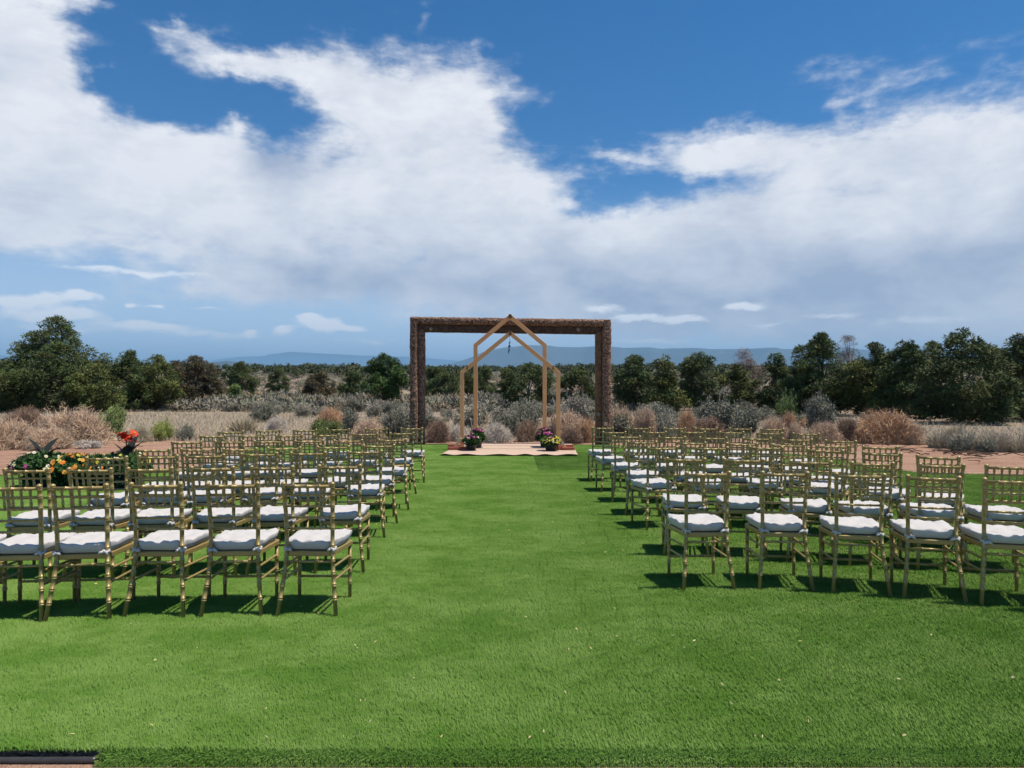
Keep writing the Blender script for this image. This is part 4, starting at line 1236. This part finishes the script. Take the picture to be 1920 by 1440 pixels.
BUSHES = [
 ('tumbleweed', T_, F_TUMB, 140, 60, 764, 19.5, 'largest pinkish tan tumbleweed at the left edge of the red soil', 'bush'),
 ('tumbleweed', T_, F_BTUMB, 48, 46, 762, 23, 'dull brown tumbleweed behind the tan ones at far left', 'bush'),
 ('tumbleweed', T_, F_TUMB, 20, 62, 786, 18.3, 'pale tan tumbleweed cut by the left edge of the picture', 'bush'),
 ('tumbleweed', T_, F_TUMB, 92, 40, 800, 18.0, 'low tan tumbleweed in front of the largest one', 'bush'),
 ('green_shrub', S_, F_GREEN, 214, 30, 770, 22, 'dark green shrub right of the largest tumbleweed', 'bush'),
 ('green_shrub', S_, F_YGREEN, 304, 25, 791, 21, 'yellow-green shrub at the edge of the left red soil', 'bush'),
 ('sagebrush', S_, F_SAGED, 349, 18, 799, 21, 'small round blue-grey sagebrush next to the yellow-green shrub', 'bush'),
 ('dry_shrub', T_, F_GSTRAW, 262, 26, 795, 20.5, 'straggly tan shrub between the green and the yellow-green shrubs', 'bush'),
 ('sagebrush', S_, F_SAGE, 62, 17, 818, 18.0, 'small grey sagebrush at the foot of the left tumbleweeds', 'bush'),
 ('sagebrush', S_, F_PALE, 165, 28, 826, 18.2, 'low bleached brush at the foot of the largest tumbleweed', 'bush'),
 ('grass_clump', G_, F_STRAW, 455, 32, 770, 24, 'tall golden straw clump in the dry field on the left', 'grass clump'),
 ('pale_shrub', T_, F_PALE, 520, 25, 780, 25, 'pale rounded mound of bleached twigs left of the log frame', 'bush'),
 ('tumbleweed', T_, F_RTUMB, 620, 27, 762, 28, 'pinkish rusty tumbleweed behind the left chairs', 'bush'),
 ('green_shrub', S_, F_GREEN, 612, 30, 789, 22, 'dark green low shrub behind the left chairs', 'bush'),
 ('sagebrush', S_, F_SAGED, 655, 21, 775, 23, 'dark sagebrush right of the low green shrub', 'bush'),
 ('sagebrush', S_, F_SAGED, 738, 24, 770, 21.5, 'dark sagebrush just left of the left log post', 'bush'),
 ('tumbleweed', T_, F_TUMB, 690, 32, 785, 20.5, 'tan tumbleweed behind the last left chairs near the aisle', 'bush'),
 ('tumbleweed', T_, F_BTUMB, 821, 25, 785, 20.3, 'dark brown tumbleweed just inside the left log post', 'bush'),
 ('pale_shrub', T_, F_PALE, 858, 24, 794, 20.8, 'bleached twiggy shrub behind the left arch post', 'bush'),
 ('pale_shrub', T_, F_PALE, 932, 32, 791, 20.4, 'whitest rounded mound of twigs in the middle behind the mat', 'bush'),
 ('tumbleweed', T_, F_BTUMB, 988, 25, 786, 20.6, 'reddish brown bush right of the whitest mound', 'bush'),
 ('green_shrub', S_, F_SAGED, 983, 28, 760, 22.5, 'green-grey feathery shrub behind the reddish brown bush', 'bush'),
 ('tumbleweed', T_, F_TUMB, 1058, 40, 768, 20.9, 'tan tumbleweed behind the right arch post', 'bush'),
 ('tumbleweed', T_, F_BTUMB, 1072, 24, 800, 19.9, 'low dark brown bush behind the right end of the mat', 'bush'),
 ('tumbleweed', T_, F_RTUMB, 1101, 20, 782, 20.3, 'rusty bush just inside the right log post', 'bush'),
 ('sagebrush', S_, F_SAGE, 1086, 32, 750, 24, 'blue-grey sagebrush above the tan tumbleweed at the right', 'bush'),
 ('tumbleweed', T_, F_TUMB, 1165, 28, 760, 22, 'tan tumbleweed just right of the right log post', 'bush'),
 ('tumbleweed', T_, F_TUMB, 1210, 28, 761, 21.5, 'pinkish feathery tumbleweed, second right of the log frame', 'bush'),
 ('sagebrush', S_, F_SAGE, 1248, 26, 778, 20.5, 'grey sagebrush between pinkish and orange tumbleweeds right of the frame', 'bush'),
 ('tumbleweed', T_, F_RTUMB, 1286, 20, 766, 21.5, 'upright orange tumbleweed behind the right chairs', 'bush'),
 ('tumbleweed', T_, F_BTUMB, 1328, 34, 780, 20.5, 'low brown bush behind the middle of the right chairs', 'bush'),
 ('sagebrush', S_, F_SAGED, 1345, 46, 754, 25, 'broad dark sagebrush behind the orange tumbleweed', 'bush'),
 ('sagebrush', S_, F_SAGED, 1400, 34, 770, 23, 'dark sagebrush left of the twin tan tumbleweeds', 'bush'),
 ('tumbleweed', T_, F_TUMB, 1450, 34, 780, 20.5, 'rounded tan tumbleweed, left one of twins behind right chairs', 'bush'),
 ('tumbleweed', T_, F_RTUMB, 1480, 17, 770, 22.5, 'small orange tumbleweed peeking above the twin tan ones', 'bush'),
 ('tumbleweed', T_, F_TUMB, 1494, 18, 790, 20, 'small tan tumbleweed, right one of twins behind right chairs', 'bush'),
 ('sagebrush', S_, F_SAGED, 1530, 34, 750, 24, 'tall blue-grey sagebrush below the tall dark pinyon', 'bush'),
 ('tumbleweed', T_, F_TUMB, 1547, 30, 788, 20, 'pinkish tan tumbleweed left of the dark rusty one', 'bush'),
 ('tumbleweed', T_, F_BTUMB, 1587, 23, 780, 20.5, 'dark rusty brown tumbleweed beside the largest orange one', 'bush'),
 ('tumbleweed', T_, F_RTUMB, 1660, 56, 766, 20, 'largest orange tumbleweed in front of the right-hand wood', 'bush'),
 ('tumbleweed', T_, F_TUMB, 1708, 28, 792, 19.6, 'tan tumbleweed leaning on the right of the largest orange one', 'bush'),
 ('green_shrub', S_, F_GREEN, 1470, 19, 744, 30, 'bright green shrub at the foot of the narrow dark pinyon', 'bush'),
 ('grass_clump', G_, F_GSTRAW, 1762, 34, 800, 18.4, 'grey dry grass clump right of the largest orange tumbleweed', 'grass clump'),
 ('grass_clump', G_, F_GSTRAW, 1812, 34, 798, 17.8, 'grey dry grass clump below the biggest dark pinyon', 'grass clump'),
 ('grass_clump', G_, F_GSTRAW, 1862, 36, 802, 17.4, 'grey dry grass clump, second from the right edge', 'grass clump'),
 ('grass_clump', G_, F_GSTRAW, 1912, 34, 808, 17.2, 'grey dry grass clump cut by the right edge of the picture', 'grass clump'),
 ('sagebrush', S_, F_SAGED, 1800, 26, 822, 17.3, 'low dark sagebrush in front of the grey dry grass', 'bush'),
 ('sagebrush', S_, F_SAGED, 1850, 24, 828, 17.0, 'low dark sagebrush by the fallen branches at right', 'bush'),
 ('grass_clump', G_, F_STRAW, 1790, 24, 788, 20.5, 'tall straw grass clump in the shade of the biggest pinyon', 'grass clump'),
]
for b in BUSHES: bush(*b, group=BR)

def build_scrub():
    # countable sagebrush of the middle distance, then the far scrub as one mass
    rng = np.random.default_rng(9)
    zones = {'left': ('sagebrush in the field left of the log frame', 'grey sagebrush bush in the field left of the log frame'),
             'mid': ('sagebrush seen through the log frame', 'grey sagebrush bush seen through the log frame'),
             'right': ('sagebrush between the right chairs and the wood', 'grey sagebrush bush between the right-hand chairs and trees')}
    n = 0; tries = 0; used = set()
    while n < 210 and tries < 6000:
        tries += 1
        d = 21.5 + 42 * rng.uniform() ** 1.1; u = rng.uniform(-60, 1980)
        x = (u - 960) / FPX * d
        if u < 470 and d < 44: continue
        if u > 1560 and d > 24: continue
        if 470 <= u < 760 and d < 30 and rng.uniform() < .72: continue
        z = 'left' if u < 768 else ('mid' if u < 1147 else 'right')
        r = rng.uniform()
        if d < 34 and r < .22: P, m_ = TUMB, (F_TUMB if rng.uniform() < .6 else F_RTUMB)
        elif r < .45: P, m_ = SAGE, F_SAGED
        elif r < .62: P, m_ = TUFT, (F_GSTRAW if rng.uniform() < .6 else F_STRAW)
        else: P, m_ = SAGE, F_SAGE
        s = rng.uniform(.36, .80); hgt = s * rng.uniform(.75, 1.15)
        if P is TUFT: s *= .6; hgt *= .7
        if P is TUMB: s *= .7; hgt *= .75
        kind = {id(SAGE): 'sagebrush', id(TUMB): 'tumbleweed', id(TUFT): 'grass_clump'}[id(P)]
        o = bpy.data.objects.new(kind, P[rng.integers(len(P))]); COL.objects.link(o)
        o.material_slots[0].link = 'OBJECT'; o.material_slots[0].material = m_
        o.location = (x, d, gz(x, d) - .02); o.rotation_euler = (rng.uniform(-.12, .12), rng.uniform(-.15, .15), rng.uniform(0, 6.28)); o.scale = (s * rng.uniform(.8, 1.3), s * rng.uniform(.75, 1.2), hgt)
        gname, lab = 'sagebrush of the middle distance', ''
        if P is TUMB: gname, lab = gname.replace('sagebrush', 'tumbleweeds', 1), lab.replace('grey sagebrush bush', 'small dry tumbleweed')
        if P is TUFT: gname, lab = gname.replace('sagebrush', 'dry grass clumps', 1), lab.replace('grey sagebrush bush', 'small dry grass clump')
        # say which by tone, size and the tree it stands in front of
        size = 'large' if s > .62 else ('small' if s < .46 else 'middling')
        tone = {F_SAGE: 'pale grey', F_SAGED: 'dark grey-green', F_TUMB: 'tan', F_RTUMB: 'rusty', F_GSTRAW: 'grey dry', F_STRAW: 'golden dry'}[m_]
        for nt in sorted((t for t in TREES if t[3] > d - 6 and t[0] < 1950), key=lambda t: abs(t[0] - u))[:6]:
            side = 'below' if abs(nt[0] - u) < 9 else ('left below' if u < nt[0] else 'right below')
            lab = ' '.join(('%s %s %s, %s, %s the %s' % (size, tone, kind.replace('_', ' '), 'near' if d < 30 else ('midway' if d < 44 else 'far back'), side, nt[6])).split()[:16]).rstrip(',')
            while lab.split()[-1] in ('the', 'of', 'with', 'at', 'and', 'in', 'a', 'just', 'right', 'left', 'to', 'above', 'behind', 'first', 'second', 'between'): lab = ' '.join(lab.split()[:-1]).rstrip(',')
            if lab not in used: break
        used.add(lab)
        tag(o, lab, 'bush' if P is not TUFT else 'grass clump', gname); n += 1
    # far scrub
    base = []
    for k in range(5):
        C = np.stack([rng.normal(0, .32, 14), rng.normal(0, .32, 14), rng.uniform(.15, .6, 14)], 1)
        V, F, ix = leaf_tris(rng, C, .22, 9, .30, .10, up=.9)
        base.append((V, F, rng.uniform(.7, 1.3, 14)[ix]))
    VV = []; FF = []; CC = []; off = 0
    for i in range(3600):
        d = 46 + 250 * rng.uniform() ** 1.5; u = rng.uniform(-150, 2050) if i % 3 else rng.uniform(330, 1150)
        x = (u - 960) / FPX * d
        V, F, br = base[rng.integers(5)]; s = rng.uniform(.5, 1.15); a = rng.uniform(0, 6.28); ca, sa = math.cos(a), math.sin(a)
        W_ = np.stack([V[:, 0] * ca - V[:, 1] * sa, V[:, 0] * sa + V[:, 1] * ca, V[:, 2]], 1) * s + [x, d, gz(x, d) - .05]
        VV.append(W_); FF.append(F + off); off += len(V)
        t = rng.uniform(); k = rng.uniform(.45, .9)
        tint = (1.25, 1.05, .85) if t < .2 else ((.75, .85, .72) if t < .4 else (1, 1, 1))
        CC.append(np.stack([br * k * tint[0], br * k * tint[1], br * k * tint[2]], 1))
    me = mesh_np('scrub', np.concatenate(VV), np.concatenate(FF), F_SAGE, np.concatenate(CC))
    tag(link(bpy.data.objects.new('scrub', me)), 'grey sagebrush scrub stretching away to the far junipers', 'scrub', kind='stuff')
    # dry grass of the field
    n = 110000
    d = 19.6 + 34 * rng.uniform(0, 1, n) ** 1.3; u = rng.uniform(-120, 2040, n)
    x = (u - 960) / FPX * d
    dens = np.array([mnoise.noise(Vector((xx * .35, yy * .35, 2.2))) for xx, yy in zip(x, d)])
    keep = (rng.uniform(0, 1, n) < np.clip(.55 + dens * 1.1 + .25 * (u < 700), .05, 1)) & ((d > 20.6 + .5 * dens) | (rng.uniform(0, 1, n) < .12))
    x, d = x[keep], d[keep]; n = len(x)
    z = np.array([gz(a, b) for a, b in zip(x, d)])
    A = np.stack([x, d, z], 1); h = rng.uniform(.05, .24, n)
    b = rng.uniform(0, 6.28, n); o_ = h * rng.uniform(.3, 1.3, n)
    T = A + np.stack([np.cos(b) * o_, np.sin(b) * o_, h], 1); M = A + np.stack([np.cos(b) * o_ * .3, np.sin(b) * o_ * .3, h * .6], 1)
    V, F = strips(rng, A, M, T, rng.uniform(.006, .015, n))
    me = mesh_np('dry_grass', V, F, F_GSTRAW, shade_cols(rng, n, 5, .55, 1.2))
    tag(link(bpy.data.objects.new('dry_grass', me)), 'sparse bleached dry grass over the field behind the red soil', 'dry grass', kind='stuff')
build_scrub()

def build_litter():
    rng = np.random.default_rng(21)
    # blown leaf scraps on the turf
    n = 260
    y = 3.1 + 9 * rng.uniform(0, 1, n) ** 1.6; x = rng.uniform(-.75, .75, n) * y
    keep = rng.uniform(0, 1, n) < np.where(np.abs(x) < 2.2, 1, .35); x, y = x[keep], y[keep]; n = len(x)
    a = rng.uniform(0, 6.28, n); l = rng.uniform(.004, .014, n); w = l * rng.uniform(.3, .55, n)
    dx = np.stack([np.cos(a) * l, np.sin(a) * l, rng.uniform(-.006, .006, n)], 1); dy = np.stack([-np.sin(a) * w, np.cos(a) * w, rng.uniform(-.004, .004, n)], 1)
    P = np.stack([x, y, np.full(n, .024)], 1)
    V = np.stack([P - dx, P - dy * .8 + [0, 0, .003], P + dx, P + dy * .8 - [0, 0, .002]], 1).reshape(-1, 3)
    F = np.arange(4 * n).reshape(-1, 4)
    me = mesh_np('leaf_litter', V, F, LITTER, shade_cols(rng, n, 4, .7, 1.25))
    tag(link(bpy.data.objects.new('leaf_litter', me)), 'scattered tan leaf scraps blown over the turf', 'leaf litter', kind='stuff')
    # fallen branches and sticks on the soil
    mb = MB()
    for (u, v, n, spread) in ((1640, 838, 16, 60), (1800, 850, 26, 55), (1750, 846, 10, 40), (1850, 858, 10, 30), (270, 832, 8, 50)):
        for k in range(n):
            d = EYE * FPX / (v + rng.normal(0, 3.5) - 727); x0 = (u + rng.normal(0, spread) - 960) / FPX * d
            L = rng.uniform(.15, .7); a = rng.normal(0, .5) + (math.pi if rng.uniform() < .5 else 0)
            p = Vector((x0, d, .012)); pts = [p]
            for s in range(3):
                a += rng.normal(0, .35); p = p + Vector((math.cos(a) * L / 3, math.sin(a) * L / 3, 0)); pts.append(Vector((p.x, p.y, .012 + rng.uniform(0, .05))))
            r = rng.uniform(.006, .017); mb.tube(pts, [r, r * .9, r * .7, r * .3], 5)
    tag(mb.obj('debris', DARKWOOD), 'dark fallen branches and twigs lying on the red soil', 'branches', kind='stuff')
    # stones and clods
    n = 5200
    y = rng.uniform(12.5, 21, n); x = rng.uniform(-.8, .8, n) * y
    P = []
    for xx, yy in zip(x, y):
        if not inside(xx, yy) and abs(xx) > 2.9: P.append((xx, yy, gz(xx, yy)))
    P = np.array(P); s = rng.uniform(.006, .028, len(P))[:, None]
    O = np.array([[1, 0, 0], [0, 1, 0], [-1, 0, 0], [0, -1, 0], [.1, .1, .8]])
    V = (P[:, None, :] + O[None] * s[:, :, None] * rng.uniform(.6, 1.3, (len(P), 5, 1))).reshape(-1, 3)
    b = (np.arange(len(P)) * 5)[:, None]
    F = np.concatenate([b + [[0, 1, 4]], b + [[1, 2, 4]], b + [[2, 3, 4]], b + [[3, 0, 4]]])
    me = mesh_np('clods', V, F, GROUND)
    tag(link(bpy.data.objects.new('clods', me)), 'small clods and stones on the red soil', 'clods', kind='stuff')
build_litter()

# ------------------------------------------------------------------ air
def build_haze():
    me = MB().box((0, 22000, 500), (90000, 60000, 1900)).mesh('haze', None)
    m = bpy.data.materials.new('haze_air'); m.use_nodes = True; nt = m.node_tree; nt.nodes.clear()
    out = nt.nodes.new('ShaderNodeOutputMaterial'); pv = nt.nodes.new('ShaderNodeVolumePrincipled')
    pv.inputs['Color'].default_value = (.36, .68, 1.0, 1); pv.inputs['Density'].default_value = 6.5e-5
    pv.inputs['Anisotropy'].default_value = 0.0
    nt.links.new(pv.outputs[0], out.inputs['Volume'])
    me.materials.append(m)
    o = link(bpy.data.objects.new('haze', me)); tag(o, 'thin blue air between the lawn and the far mesas', 'haze', kind='stuff')
build_haze()
